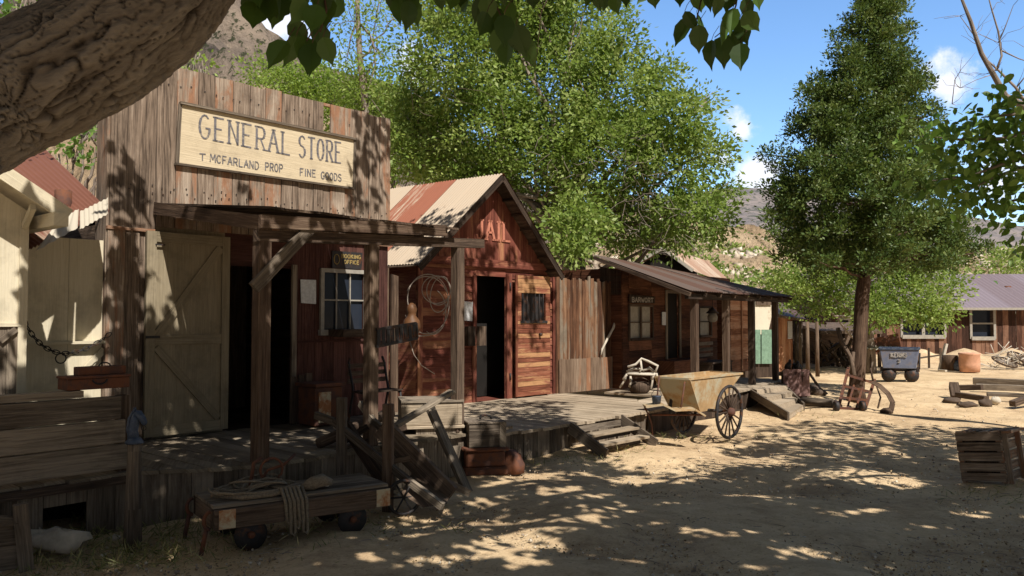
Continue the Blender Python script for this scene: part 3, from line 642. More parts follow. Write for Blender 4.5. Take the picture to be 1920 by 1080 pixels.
# store deck (boardwalk)
def deck_front(t): return 1.78 if t < -.97 else (1.78+.60*(t+.97)/.97 if t < 0 else 2.40)
def store_deck():
    o = thing('store_boardwalk', S.pt(0, 0, 1), 'raised grey plank boardwalk in front of the general store', 'boardwalk')
    mb = MB(); t = -3.6
    while t < 3.55:
        w = random.uniform(.14, .2); e = random.uniform(-.03, .05); f0, f1 = deck_front(t)+e, deck_front(t+w)+e; z = DZ+random.uniform(-.006, .004)
        mb.hexa([S.pt(t, z-.035, f0), S.pt(t+w-.008, z-.035, f1), S.pt(t+w-.008, z-.035, -.0), S.pt(t, z-.035, -.0), S.pt(t, z, f0), S.pt(t+w-.008, z, f1), S.pt(t+w-.008, z, -.0), S.pt(t, z, -.0)]); t += w
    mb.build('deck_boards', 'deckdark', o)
    mb = MB(); t = -3.6; h0 = S.tz(83, 980, 1.75)[0]; h1 = S.tz(165, 980, 1.75)[0]; hz = S.tz(120, 948, 1.75)[1]
    while t < 3.5:
        w = random.uniform(.16, .24); g0, g1 = deck_front(t)-.05, deck_front(t+w)-.05
        if t < h0 < t+w: w = h0-t
        if h0-1e-6 <= t < h1-1e-6: w = min(w, h1-t); z0 = hz
        else: z0 = -.03
        g1 = deck_front(t+w)-.05
        mb.hexa([S.pt(t, z0, g0), S.pt(t+w-.006, z0, g1), S.pt(t+w-.006, z0, g1-.025), S.pt(t, z0, g0-.025), S.pt(t, DZ-.04, g0), S.pt(t+w-.006, DZ-.04, g1), S.pt(t+w-.006, DZ-.04, g1-.025), S.pt(t, DZ-.04, g0-.025)]); t += max(w, .01)
    mb.build('skirt_boards', 'grey', o)
    mb = MB(); mb.beam(S.pt(-3.6, .44, 1.80), S.pt(-.95, .44, 1.80), .07, .07); mb.build('edge_beam', 'dark', o)
    mb = MB(); mb.hexa([S.pt(-3.6, -.02, 1.0), S.pt(3.5, -.02, 1.0), S.pt(3.5, -.02, .96), S.pt(-3.6, -.02, .96), S.pt(-3.6, .45, 1.0), S.pt(3.5, .45, 1.0), S.pt(3.5, .45, .96), S.pt(-3.6, .45, .96)]); mb.build('underdeck_dark_sheet', 'void', o)  # near-black sheet standing in for the darkness under the deck
store_deck()
# parapet planks at left
def parapet():
    o = thing('plank_parapet', S.pt(-1.5, DZ, 1.8), 'low parapet of three wide dark horizontal planks at the porch edge', 'parapet')
    zs = [.53, .765, .985, 1.20]; mb = MB()
    for k in range(3): S.slab(mb, -3.6, -.93-.05*k+random.uniform(-.02, .02), zs[k]+.004, zs[k+1]-.006, 1.74+.006*k, 1.785+.008*k)
    mb.build('plank', 'grey', o, bevel=.006); mb = MB(); S.slab(mb, -3.6, -1.35, 1.202, 1.26, 1.66, 1.80); mb.build('top_rail', 'grey', o)
    for t in (-1.02, -2.3): mb = MB(); S.slab(mb, t, t+.09, DZ, 1.19, 1.64, 1.735); mb.build('post', 'dark', o)
parapet()
# rusty toolbox on parapet
def toolbox():
    o = thing('iron_chest', S.pt(-1.25, 1.2, 1.7), 'long rusty red iron chest lying on top of the parapet', 'chest')
    t0 = S.tz(122, 715, 1.72)[0]; t1 = S.tz(238, 715, 1.72)[0]
    mb = MB(); S.slab(mb, t0, t1, 1.265, 1.36, 1.55, 1.78); mb.build('chest_body', 'rust', o, bevel=.006)
    mb = MB(); S.slab(mb, t0-.01, t1+.01, 1.362, 1.385, 1.54, 1.79); S.slab(mb, t0+.12, t1, 1.385, 1.46, 1.57, 1.70); mb.build('lid', 'rust', o, bevel=.006)
    mb = MB(); c = S.pt((t0+t1)/2, 1.35, 1.79); mb.tube([c+S.u*(.06*math.cos(a))+Z*(.04*math.sin(a)) for a in np.linspace(math.pi, 2*math.pi, 8)], .008, 6); c = S.pt((t0+t1)/2+.1, 1.46, 1.63); mb.tube([c+S.u*(.05*math.cos(a))+Z*(.03*math.sin(a)) for a in np.linspace(0, math.pi, 8)], .007, 6); mb.build('handle', 'iron', o)
toolbox()

# ================================================================== SIDE SHED
def side_shed():
    o = thing('side_shed', S.pt(-1.2, DZ, -.3), 'cream walled lean-to shed with sagging rusty corrugated roof', 'shed')
    mb = MB(); vboards(mb, S, -3.6, TL-.035, DZ, 2.75, -.03, .025, .5, .004, 0, .001); mb.build('wall', 'cream', o)
    zt = S.tz(120, 640, .02)[1]; mb = MB(); S.slab(mb, -2.6, TL-.04, zt-.03, zt, -.004, .10); mb.build('ledge', 'cream', o)
    mb = MB(); A = S.px(195, 655, .02); B = S.px(150, 705, .02); mb.beam(A, B, .02, .07, up=(B-A).cross(S.n)); mb.build('brace', 'cream', o)
    e0 = S.px(-60, 520, .75); e1 = S.px(206, 398, .55); r0 = S.pt(-3.4, 3.75, -1.8); r1 = S.pt(TL-.04, 4.0, -1.8)
    mb = MB(); corrugated(mb, r0, r1, e1, e0, rn=[.7, .9, .6, .95, .45, .3], rows=3, jag=.03); mb.build('roof', 'roofrust', o)
    mb = MB()
    a = S.px(150, 398, .60); b = S.px(203, 372, .50); c = S.px(203, 402, .85); d = S.px(150, 432, .95); corrugated(mb, a, b, c, d, rn=[.1], sheet=2, rows=2, pitch=.06, amp=.006)
    a = S.px(112, 416, .65); b = S.px(148, 396, .6); c = S.px(146, 428, 1.0); d = S.px(66, 473, 1.05); corrugated(mb, a+Z*.02, b+Z*.02, c, d, rn=[.2], sheet=2, rows=2, pitch=.06, amp=.006)
    mb.build('loose_sheet', 'galv', o)
    mb = MB(); c = S.pt(-1.02, 0, .1); p = S.px(118, 396, .1); mb.tube([p-Z*.12, p+Z*.22], .085, 12); mb.build('vent_pipe', 'rust', o)
    mb = MB(); S.slab(mb, -3.4, -3.35, .4, 2.7, -3, -.05); S.slab(mb, -3.4, TL, .4, 2.7, -3, -2.95); mb.build('body_wall', 'dark', o)
side_shed()
def chain():
    mb = MB(); a = S.px(47, 605, .35); m = S.px(114, 662, .3); b = S.px(203, 628, .2); pts = []
    for i in range(19): f = i/18; pts.append(a*(1-f)**2+(m*2-(a+b)*.5)*2*f*(1-f)+b*f*f)
    for i, p in enumerate(pts):
        t = (pts[min(i+1, 18)]-pts[max(i-1, 0)]).normalized(); s = t.cross(Z if i % 2 else S.n).normalized()
        mb.tube([p+t*.042*math.cos(q)+s*.022*math.sin(q) for q in np.linspace(0, 2*math.pi, 9)[:-1]], .0055, 5, closed=True)
    c = S.px(114, 672, .3); mb.tube([c+S.u*.05*math.cos(q)+Z*.05*math.sin(q) for q in np.linspace(0, 2*math.pi, 17)[:-1]], .007, 5, closed=True)
    tag(mb.build('chain', 'iron'), 'dark iron chain with ring draped in front of the cream shed wall', 'chain')
chain()
# cream building at far left
def cream_house():
    n = 1.07; tr = S.tz(47, 600, n)[0]; o = thing('cream_house', S.pt(tr-1, 0, n), 'cream boarded house corner with wide eave at the left edge', 'house')
    ze = S.tz(47, 395, n)[1]; zl = S.tz(20, 606, n)[1]
    mb = MB(); T0 = tr-3.4
    t = tr
    while t > T0:
        w = .33; z1 = ze+(tr-t)*.62; S.slab(mb, t-w+.004, t, zl, z1+w*.62, n-.03, n, z1b=z1); t -= w
    mb.build('wall', 'cream', o)
    mb = MB(); vboards(mb, S, T0, tr, 0, zl-.03, n-.03, .028, .25, .004, 0, .002); A = S.px(0, 640, n+.02); B = S.px(30, 617, n+.02); mb.beam(A, B, .02, .05, up=(B-A).cross(S.n)); mb.build('wainscot', 'grey', o)
    mb = MB(); S.slab(mb, T0, tr+.01, zl-.03, zl, n-.03, n+.02); S.slab(mb, tr-.06, tr+.012, 0.02, ze, n-.02, n+.015); mb.build('trim', 'cream', o)
    mb = MB(); mb.hexa([S.pt(tr-.03, 0, n-.035), S.pt(tr, 0, n-.035), S.pt(tr, 0, n-4), S.pt(tr-.03, 0, n-4), S.pt(tr-.03, ze, n-.035), S.pt(tr, ze, n-.035), S.pt(tr, ze, n-4), S.pt(tr-.03, ze, n-4)]); mb.build('side_wall', 'cream', o)
    # roof: slopes down to the right past the wall
    zt = lambda t: ze+.08+(tr-t)*.62
    mb = MB(); t0, t1 = T0, tr+.22
    mb.hexa([S.pt(t0, zt(t0), n+.35), S.pt(t1, zt(t1), n+.35), S.pt(t1, zt(t1), n-4), S.pt(t0, zt(t0), n-4), S.pt(t0, zt(t0)+.05, n+.35), S.pt(t1, zt(t1)+.05, n+.35), S.pt(t1, zt(t1)+.05, n-4), S.pt(t0, zt(t0)+.05, n-4)]); rf = mb.build('roof', 'cream', o)
    mb = MB(); mb.beam(S.pt(t0, zt(t0)+.0, n+.36), S.pt(t1, zt(t1)+.0, n+.36), .03, .13); mb.build('rake_board', 'cream', rf)
    mb = MB(); t = tr+.14; mb.beam(S.pt(t, zt(t)-.09, n-3.5), S.pt(t, zt(t)-.09, n+.42), .12, .12); mb.beam(S.px(46, 425, n+.02), S.px(62, 388, n+.3), .045, .05); mb.build('rafter', 'cream', rf)
cream_house()

# ================================================================== wall between store and jail, JAIL
def gap_wall():
    mb = MB(); vboards(mb, S, TR+.04, 3.97, .42, lambda t: 2.6+.1*math.sin(t*9), -.25, .03, .17, .02, .10, .02)
    tag(mb.build('board_wall', 'post'), 'grey upright boards filling the gap between store and jail', 'board wall')
gap_wall()
J = Plane((-.67, 14.3), 43); JZ = .39
jail = thing('jail_house', J.pt(.5, JZ, -1), 'small red jail with gabled corrugated roof and barred door', 'jail')
def jail_build():
    tl = J.tz(782, 600)[0]; tr = J.tz(1041, 600)[0]; zl = J.tz(800, 484)[1]; zr = J.tz(1041, 505)[1]; zp = (zl+zr)/2
    d0 = J.tz(891, 600)[0]; d1 = J.tz(948, 600)[0]; zd = J.tz(920, 518)[1]
    mb = MB(); hboards(mb, J, tl, d0, JZ, zp, -.03); hboards(mb, J, d1, tr, JZ, zp, -.03); hboards(mb, J, d0, d1, zd, zp, -.03); mb.build('wall', 'red', jail)
    ta, za = J.tz(945, 332)
    def zt(t): return zp+(za-zp)*(1-abs(t-ta)/((ta-tl) if t < ta else (tr-ta)))+.02
    mb = MB(); t = tl
    while t < tr-.01:
        w = min(.16, tr-t)
        if t < ta < t+w: w = ta-t if ta-t > .02 else w
        J.slab(mb, t+.002, t+w-.002, zp+.002, max(zp+.02, zt(t)), -.02, .01, z1b=max(zp+.02, zt(t+w))); t += w
    mb.build('gable', 'red', jail)
    mb = MB(); J.slab(mb, tl-.05, tr+.05, zp-.07, zp+.07, .012, .05); J.slab(mb, tl, tl+.1, JZ, zp-.07, .008, .03); J.slab(mb, tr-.1, tr, JZ, zp-.07, .008, .03); J.slab(mb, d0-.08, d0, JZ, zd, .01, .04)
    J.slab(mb, d1, d1+.13, JZ, zd+.06, .01, .045); mb.build('trim', 'red', jail)
    # body
    mb = MB(); D = -4.2
    for q in (tl+.0, tr-.05): J.slab(mb, q, q+.05, JZ-.3, zp, D, -.035)
    J.slab(mb, tl+.05, tr-.05, JZ-.3, zp, D, D+.05); J.slab(mb, tl+.06, tr-.06, JZ-.06, JZ-.015, D+.06, -.035); mb.build('body_wall', 'red', jail)
    mb = MB(); J.slab(mb, d0-.05, d1+.75, JZ, zp, -.72, -.69); mb.build('dark_backing', 'void', jail)  # near-black sheet added behind the doorway in place of interior darkness
    # roof
    OH = .38
    e = J.px(789, 494, OH); et, ez = J.tz(789, 494, OH); at_, az_ = J.tz(945, 325, OH)
    et2 = at_+(at_-et); er, ezr = J.tz(1058, 515, OH)
    mb = MB(); corrugated(mb, J.pt(at_, az_+.12, D-.3), J.pt(at_, az_, OH), J.pt(et, ez, OH), J.pt(et, ez+.02, D-.3), rn=[.3, .25, .35, .3, .55, .98, .3, .22], sheet=.62, rows=3, jag=.02)
    corrugated(mb, J.pt(at_, az_, OH), J.pt(at_, az_+.12, D-.3), J.pt(er, ezr, D-.3), J.pt(er, ezr, OH), rows=3); rf = mb.build('roof', 'roofjail', jail)
    mb = MB()
    for (ax, az1, bx, bz) in ((at_, az_, et, ez), (at_, az_, er, ezr)):
        mb.beam(J.pt(ax, az1-.07, OH-.03), J.pt(bx, bz-.07, OH-.03), .03, .11)
        # soffit slats (purlins)
        for k in range(7):
            f = (k+.5)/7; mb.beam(J.pt(ax+(bx-ax)*f, az1+(bz-az1)*f-.05, .02), J.pt(ax+(bx-ax)*f, az1+(bz-az1)*f-.05, OH-.02), .07, .035)
        a1 = J.pt(ax, az1-.035, OH-.05); a2 = J.pt(ax, az1-.035, D-.2); b1 = J.pt(bx, bz-.035, OH-.05); b2 = J.pt(bx, bz-.035, D-.2)
        mb.hexa([a1, b1, b2, a2, a1+Z*.015, b1+Z*.015, b2+Z*.015, a2+Z*.015])
    mb.build('rake_board', 'dark', rf)
    # door leaf open flat on the wall
    a = J.tz(966, 600, .1)[0]; b = J.tz(1030, 600, .1)[0]; z0 = JZ+.03; z1 = J.tz(1000, 517, .1)[1]; n0 = .09
    g0, gz1 = J.tz(976, 549, .1); g1, gz0 = J.tz(1022, 601, .1)
    mb = MB(); hboards(mb, J, a, b, z0, gz0, n0, .03, .09, lap=False); hboards(mb, J, a, b, gz1, z1, n0, .03, .09, lap=False); hboards(mb, J, a, g0, gz0, gz1, n0, .03, .09, lap=False); hboards(mb, J, g1, b, gz0, gz1, n0, .03, .09, lap=False)
    J.slab(mb, a-.02, a+.03, z0, z1, n0+.031, n0+.05)
    dr = mb.build('door', 'reddoor', jail, 'open plank door with barred window hole')
    mb = MB()
    for k in range(6): q = g0+(g1-g0)*(k+.5)/6; mb.tube([J.pt(q, gz0, n0+.015), J.pt(q, gz1, n0+.015)], .009, 6)
    J.slab(mb, g0-.03, g1+.03, gz0-.05, gz0, n0+.031, n0+.05); J.slab(mb, g0, g1, gz0, gz1, n0-.03, n0-.02); mb.build('window_bars', 'iron', dr)
    mb = MB(); p = J.px(1012, 627, n0+.04); mb.tube([p, p+J.n*.05], .03, 8); p = J.px(957, 530, .06); mb.tube([p, p-Z*.15], .018, 6); p = J.px(957, 700, .06); mb.tube([p, p-Z*.12], .018, 6); mb.build('hinge', 'iron', dr)
    mb = MB(); A = J.tz(872, 612, .02); B = J.tz(886, 648, .02); J.slab(mb, A[0], B[0], B[1], A[1], .01, .1); J.slab(mb, J.tz(890, 612)[0], J.tz(903, 612)[0], B[1], A[1], .01, .12); mb.build('door_latch', 'dark', jail)
    mb = MB(); ta2 = J.tz(893, 440, .03)[0]; tb2, zb = J.tz(958, 453, .03); z1_ = J.tz(940, 417, .03)[1]
    lettering(mb, 'JAIL', lambda t, z: J.pt(t, z, .012), ta2, tb2, zb-.0, z1_, .045, J.n*.018, True, gapf=.35); mb.build('lettering', 'redletter', jail, 'raised red letters reading JAIL')
    mb = MB(); c = [J.px(868, 565, .04), J.px(886, 566, .04), J.px(885, 602, .04), J.px(870, 601, .04)]; mb.prism(c, J.n*.008); tag(mb.build('paper_notice', 'paper'), 'white paper notice on red wall beside the jail doorway', 'notice')
jail_build()
# ropes and gourds hanging
def coil():
    c0 = Plane(tuple(S.pt(0, 0, 1.6).xy), 41.1)
    mb = MB()
    def loop(cx, cy, rx, ry, a0=0, a1=360, tilt=0, n=26, off=0):
        pts = []
        for i in range(n+1):
            a = R(a0+(a1-a0)*i/n); x = rx*math.cos(a); y = ry*math.sin(a); k = R(tilt)
            pts.append(J.px(cx+x*math.cos(k)-y*math.sin(k), cy+x*math.sin(k)+y*math.cos(k), .12+off+random.uniform(-.01, .01)))
        mb.tube(pts, .0085, 5)
    loop(818, 543, 27, 26); loop(822, 545, 22, 27, off=.01); loop(800, 572, 42, 54, -150, 160, off=.02); loop(802, 560, 38, 46, 120, 400, off=.03); loop(812, 585, 24, 42, -70, 120)
    loop(790, 600, 45, 30, 20, 100); loop(825, 552, 18, 34, 0, 300, 10)
    mb.tube([J.px(768, 640, .1), J.px(776, 665, .1), J.px(790, 685, .1), J.px(815, 701, .1)], .008, 5)
    tag(mb.build('rope_coil', 'wire'), 'tangled pale rope coil hung on the red jail wall', 'rope')
    mb = MB(); p = J.px(772, 598, .22); mb.lathe(p-Z*.26, [(.02, 0), (.12, .05), (.15, .14), (.13, .24), (.07, .31), (.075, .36), (.09, .42), (.06, .49), (.02, .52)], 12)
    tag(mb.build('gourd', 'gourd'), 'orange brown gourd hanging inside the rope coil', 'gourd')
coil()
# black sign frame between posts
def black_frame():
    o = thing('black_frame', S.px(740, 640, 2.2), 'black slatted panel tilted between the right porch posts', 'panel'); mb = MB()
    a, b, c, d = S.px(706, 618, 2.35), S.px(780, 606, 2.35), S.px(782, 634, 2.35), S.px(706, 650, 2.35)
    for p, q in ((a, b), (b, c), (d, c)): mb.beam(p, q, .03, .03)
    mb.build('frame', 'iron', o)
    mb = MB()
    for k in range(9): f = (k+.5)/9; mb.beam(a.lerp(b, f), d.lerp(c, f), .05, .012, up=S.n)
    mb.build('slat', 'iron', o)
    mb = MB(); S.slab(mb, S.tz(640, 600, .35)[0], S.tz(700, 600, .35)[0], S.tz(640, 632, .35)[1], S.tz(640, 618, .35)[1], .05, .4); mb2 = mb
    tag(mb.build('wall_shelf', 'dark'), 'dark shelf board under the store window', 'shelf')
black_frame()
# things on the store porch
def porch_things():
    o = thing('rusty_stove', S.pt(2.0, DZ, .5), 'rusty square drum with orange front below the store window', 'drum')
    t0 = S.tz(588, 760, .6)[0]; mb = MB(); S.slab(mb, t0, t0+.42, DZ+.01, S.tz(600, 725, .6)[1], .25, .65); mb.build('body', 'rust', o, bevel=.02)
    mb = MB(); S.slab(mb, t0+.04, t0+.22, DZ+.06, S.tz(600, 735, .6)[1], .652, .665); mb.build('front_plate', 'rustpale', o)
    mb = MB(); S.slab(mb, t0-.02, t0+.44, S.tz(600, 725, .6)[1], S.tz(600, 725, .6)[1]+.04, .22, .68); mb.build('lid', 'rust', o)
    t1 = S.tz(553, 760, .3)[0]; mb = MB()
    for k in range(3): S.slab(mb, t1+.05+.1*k, t1+.14+.1*k, DZ, 1.12+.02*k, .1+.03*k, .13+.03*k)
    tag(mb.build('leaning_planks', 'dark'), 'dark short planks leaning on the wall beside the doorway', 'planks')
    o = thing('iron_bench', S.pt(2.6, DZ, .8), 'black curled iron bench in the dark porch corner', 'bench'); mb = MB(); c = S.pt(2.75, DZ, .75)
    for s in (-.3, .3):
        mb.tube([c+S.u*s+S.n*.2, c+S.u*s+S.n*.15+Z*.4, c+S.u*s-S.n*.1+Z*.42, c+S.u*s-S.n*.2+Z*.8, c+S.u*s*.9-S.n*.2+Z*.86], .018, 6)
        mb.tube([c+S.u*s-S.n*.2, c+S.u*s-S.n*.1+Z*.42], .018, 6)
    mb.build('frame', 'iron', o); mb = MB()
    for k in range(4): mb.beam(c-S.u*.32+S.n*(.15-.08*k)+Z*.42, c+S.u*.32+S.n*(.15-.08*k)+Z*.42, .06, .02)
    mb.build('seat', 'dark', o); mb = MB()
    for k in range(3): mb.beam(c-S.u*.32-S.n*.19+Z*(.55+.1*k), c+S.u*.32-S.n*.19+Z*(.55+.1*k), .02, .06)
    mb.build('backrest', 'dark', o)
porch_things()

# ================================================================== JAIL DECK
def jail_deck():
    o = thing('jail_boardwalk', J.pt(0, 0, 1.5), 'sunlit grey plank deck in front of the red jail', 'boardwalk'); mb = MB(); t = -3.1
    def fr(t): return 3.02 if t < 1.05 else 3.02-(t-1.05)*.9
    while t < 2.3:
        w = random.uniform(.17, .24); e = random.uniform(-.03, .04); z = JZ+random.uniform(-.008, .004)
        n0 = .0 if t > -1.2 else .0; f0, f1 = fr(t)+e, fr(t+w)+e
        # keep clear of the store deck end
        mb.hexa([J.pt(t, z-.04, f0), J.pt(t+w-.01, z-.04, f1), J.pt(t+w-.01, z-.04, n0), J.pt(t, z-.04, n0), J.pt(t, z, f0), J.pt(t+w-.01, z, f1), J.pt(t+w-.01, z, n0), J.pt(t, z, n0)]); t += w
    mb.build('deck_boards', 'deck', o)
    mb = MB(); vboards(mb, J, -3.05, 1.02, -.03, JZ-.05, 2.90, .025, .14, .006, 0, .006); mb.build('skirt_boards', 'grey', o)
    mb = MB(); J.slab(mb, 1.0, 1.025, -.03, JZ-.05, .2, 2.9); mb.build('side_boards', 'grey', o)
jail_deck()
def jail_steps():
    o = thing('jail_steps', J.pt(-.6, 0, 3.3), 'grey wooden three tread steps up to the jail deck', 'steps')
    ta = J.tz(1068, 793, 3.03)[0]; tb = J.tz(1163, 775, 3.03)[0]
    mb = MB(); run = .18
    for k in range(3):
        z = JZ-.115*(k)-.02; n = 3.05+run*k
        if k: J.slab(mb, ta+.03, tb-.03, z-.035, z, n-.02, n+run-.01)
    mb.build('tread', 'deck', o)
    mb = MB()
    for k in range(3): z = JZ-.115*k-.06; n = 3.06+run*k; J.slab(mb, ta+.03, tb-.03, z-.085, z-.0, n-.02, n)
    mb.build('riser', 'grey', o)
    for t in (ta, tb):
        mb = MB(); mb.beam(J.pt(t, JZ-.05, 3.03), J.pt(t, .02, 3.03+.64), .035, .16); mb.build('stringer', 'grey', o)
jail_steps()
# FENCE between jail and barber
F = Plane((.845, 15.84), 44)
def tall_fence():
    o = thing('tall_board_fence', F.pt(.8, JZ, 0), 'tall brown upright board fence between jail and long porch house', 'fence'); t0 = F.tz(1043, 600)[0]; t1 = F.tz(1166, 600)[0]
    zt = lambda t: 2.68+.035*math.sin(t*7); zm = F.tz(1100, 671)[1]
    mb = MB(); vboards(mb, F, t0, t1, JZ, zt, -.02, .025, .10, .008, .05, .010); mb.build('boards', 'fence', o)
    mb = MB(); vboards(mb, F, t0+.05, t1-.35, JZ, zm, .02, .02, .15, .004, .01, .003); mb.build('base_boards', 'fencebase', o)
tall_fence()
mbp = MB(); mbp.tube([F.px(*p, .08) for p in ((1159, 543), (1160, 565), (1157, 590), (1150, 615), (1138, 637), (1129, 655), (1127, 666))], [.02, .022, .026, .028, .026, .022, .015], 7)
tag(mbp.build('crooked_pole', 'branch'), 'bleached crooked pole hanging on the tall brown fence', 'pole')

# ================================================================== BARBER / long porch house
B = Plane((2.38, 17.03), 37); BZ = .385
def barber():
    o = thing('long_porch_house', B.pt(2, BZ, 0), 'long dark red house with rusty porch roof on posts', 'house')
    zt = 2.95; wt0, wt1 = B.tz(1180, 600)[0], B.tz(1222, 600)[0]; wz1, wz0 = B.tz(1200, 575)[1], B.tz(1200, 634)[1]
    d0, d1 = B.tz(1250, 600)[0], B.tz(1273, 600)[0]; dz1, dz0 = B.tz(1260, 550)[1], B.tz(1260, 672)[1]
    v0, v1 = B.tz(1311, 600)[0], B.tz(1332, 600)[0]; e0, e1 = B.tz(1345, 600)[0], B.tz(1370, 600)[0]
    END = B.tz(1404, 600)[0]; mb = MB(); w = .2
    segs = [(-.05, wt0, BZ, zt), (wt0, wt1, BZ, wz0), (wt0, wt1, wz1, zt), (wt1, d0, BZ, zt), (d0, d1, BZ, dz0), (d0, d1, dz1, zt), (d1, v0, BZ, zt), (v0, v1, BZ, wz0), (v0, v1, wz1, zt), (v1, e0, BZ, zt), (e0, e1, dz1, zt)]
    for a, b, c, d in segs: hboards(mb, B, a, b, c, d, -.03, .02, w)
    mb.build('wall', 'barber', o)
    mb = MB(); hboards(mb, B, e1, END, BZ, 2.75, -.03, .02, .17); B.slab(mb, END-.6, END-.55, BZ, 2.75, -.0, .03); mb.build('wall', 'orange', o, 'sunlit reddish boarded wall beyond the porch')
    def win(a, b, z0, z1, n):
        mb = MB(); f = .05
        B.slab(mb, a-f, a, z0-f, z1+f, .0, .03); B.slab(mb, b, b+f, z0-f, z1+f, .0, .03); B.slab(mb, a, b, z1, z1+f, .0, .03); B.slab(mb, a, b, z0-f, z0, .0, .05)
        for k in range(1, n): q = a+(b-a)*k/n; B.slab(mb, q-.03, q+.03, z0, z1, -.01, .02)
        q = (z0+z1)/2; B.slab(mb, a, b, q-.012, q+.012, -.02, .005)
        f_ = mb.build('window', 'dark', o); mb = MB(); B.slab(mb, a, b, z0, z1, -.05, -.04); mb.build('curtain', 'curtain', f_)
    win(wt0, wt1, wz0, wz1, 2); win(v0, v1, wz0, wz1, 1)
    mb = MB(); B.slab(mb, d0-.07, d0, dz0, dz1+.07, 0, .03); B.slab(mb, d1, d1+.07, dz0, dz1+.07, 0, .03); B.slab(mb, d0, d1, dz1, dz1+.07, 0, .03); mb.build('door_frame', 'grey', o)
    mb = MB(); B.slab(mb, d0, d1, dz0, dz1, -.08, -.05); B.slab(mb, e0, e1, BZ, dz1, -.6, -.55); mb.build('door', 'void', o)  # near-black sheets put the darkness of the doorways into the colour
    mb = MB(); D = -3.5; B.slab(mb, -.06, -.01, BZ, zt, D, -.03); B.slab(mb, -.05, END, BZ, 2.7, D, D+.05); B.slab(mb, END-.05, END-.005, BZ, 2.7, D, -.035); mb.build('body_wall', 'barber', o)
    # raised sill platform below door
    mb = MB(); B.slab(mb, wt1+.2, d1+.6, BZ, dz0-.02, .0, .45); mb.build('door_step', 'barber', o)
    # roof
    NF = 2.0; tL, zL = B.tz(1297, 546, NF); tE = 4.95
    tb, zb = B.tz(1110, 478, -.55); zbE = B.tz(1326, 517, -.55)[1]; zf = B.tz(1480, 556, NF)[1]
    mb = MB(); corrugated(mb, B.pt(tb, zb, -.55), B.pt(tE, zbE, -.55), B.pt(tE, zf, NF), B.pt(tL, zL, NF), rows=4, jag=.04); rf = mb.build('roof', 'roofmauve', o)
    mb = MB(); mb.beam(B.pt(tL+.1, zL-.09, NF-.15), B.pt(tE, zf-.09, NF-.15), .08, .1)
    for k in range(9):
        f = k/8; mb.beam(B.pt(tb+(tE-tb)*f, zb+(zbE-zb)*f-.06, -.5), B.pt(tL+(tE-tL)*f, zL+(zf-zL)*f-.06, NF-.03), .05, .07)
    mb.build('rafter', 'dark', rf)
    mb = MB(); hx = lambda n, dz: B.pt(tL+(tb-tL)*((NF-n)/(NF+.55)), zL+(zb-zL)*((NF-n)/(NF+.55))+dz, n)
    mb.hexa([B.pt(-.06, BZ, -.55)+Z*2.0, B.pt(-.02, BZ, -.55)+Z*2.0, B.pt(-.02, BZ, -.03)+Z*2.0, B.pt(-.06, BZ, -.03)+Z*2.0, B.pt(-.06, 3.0, -.55), B.pt(-.02, 3.0, -.55), B.pt(-.02, 2.9, -.03), B.pt(-.06, 2.9, -.03)]); mb.build('side_gable', 'dark', o)
    for px in (1302, 1361, 1409, 1453):
        t = B.tz(px, 600, 1.76)[0]; f = (t-tL)/(tE-tL); mb = MB(); mb.beam(B.pt(t, BZ, 1.76), B.pt(t, zL+(zf-zL)*f-.08, 1.76), .13, .13, up=B.n); mb.build('post', 'post' if px < 1400 else 'dark', o, bevel=.006)
    c = [B.px(1181, 552, .06), B.px(1229, 556, .06), B.px(1228, 569, .06), B.px(1181, 568, .06)]
    s = thing('faded_sign', c[3], 'dark faded nameboard above the curtained window of the porch house', 'sign'); mb = MB(); mb.prism(c, -B.n*.02); mb.build('sign_board', 'dark', s)
    mb = MB(); ta, z1 = B.tz(1183, 555, .06); tb_, z0 = B.tz(1226, 567, .06); lettering(mb, 'BARWORT', lambda t, z: B.pt(t, z, .061), ta+.04, tb_-.04, z0+.0, z1-.03, .028, B.n*.004); mb.build('lettering', 'whiteletter', s)
    mb = MB(); mb.prism([B.px(1241, 585, .03), B.px(1248, 585, .03), B.px(1248, 610, .03), B.px(1241, 609, .03)], B.n*.01); tag(mb.build('paper_notice', 'paper'), 'narrow white notice left of the dark doorway on the porch house', 'notice')
    l = thing('porch_lantern', B.px(1337, 590, .3), 'round pale lantern hanging by the second porch window', 'lantern'); p = B.px(1336, 604, .3)
    mb = MB(); mb.lathe(p, [(.06, 0), (.12, .05), (.13, .14), (.09, .22)], 10); mb.build('globe', 'curtain', l); mb = MB(); mb.lathe(p+Z*.22, [(.17, 0), (.05, .12), (.02, .16)], 10); mb.tube([p+Z*.37, p+Z*.55], .01, 5); mb.build('lamp_shade', 'iron', l)
    # bench with slats
    b_ = thing('slatted_bench', B.px(1340, 690, .5), 'dark slatted bench on the shaded porch behind the ore cart', 'bench'); t0 = B.tz(1314, 650, .5)[0]; t1 = B.tz(1352, 650, .5)[0]
    mb = MB(); B.slab(mb, t0, t1, BZ+.42, BZ+.46, .3, .8); mb.build('seat', 'dark', b_); mb = MB()
    for k in range(3): B.slab(mb, t0, t1, BZ+.55+.14*k, BZ+.63+.14*k, .26, .29)
    mb.build('backrest', 'grey', b_)
    for t in (t0, t1-.06):
        mb = MB(); B.slab(mb, t, t+.06, BZ, BZ+.42, .3, .78); mb.build('leg', 'dark', b_)
barber()
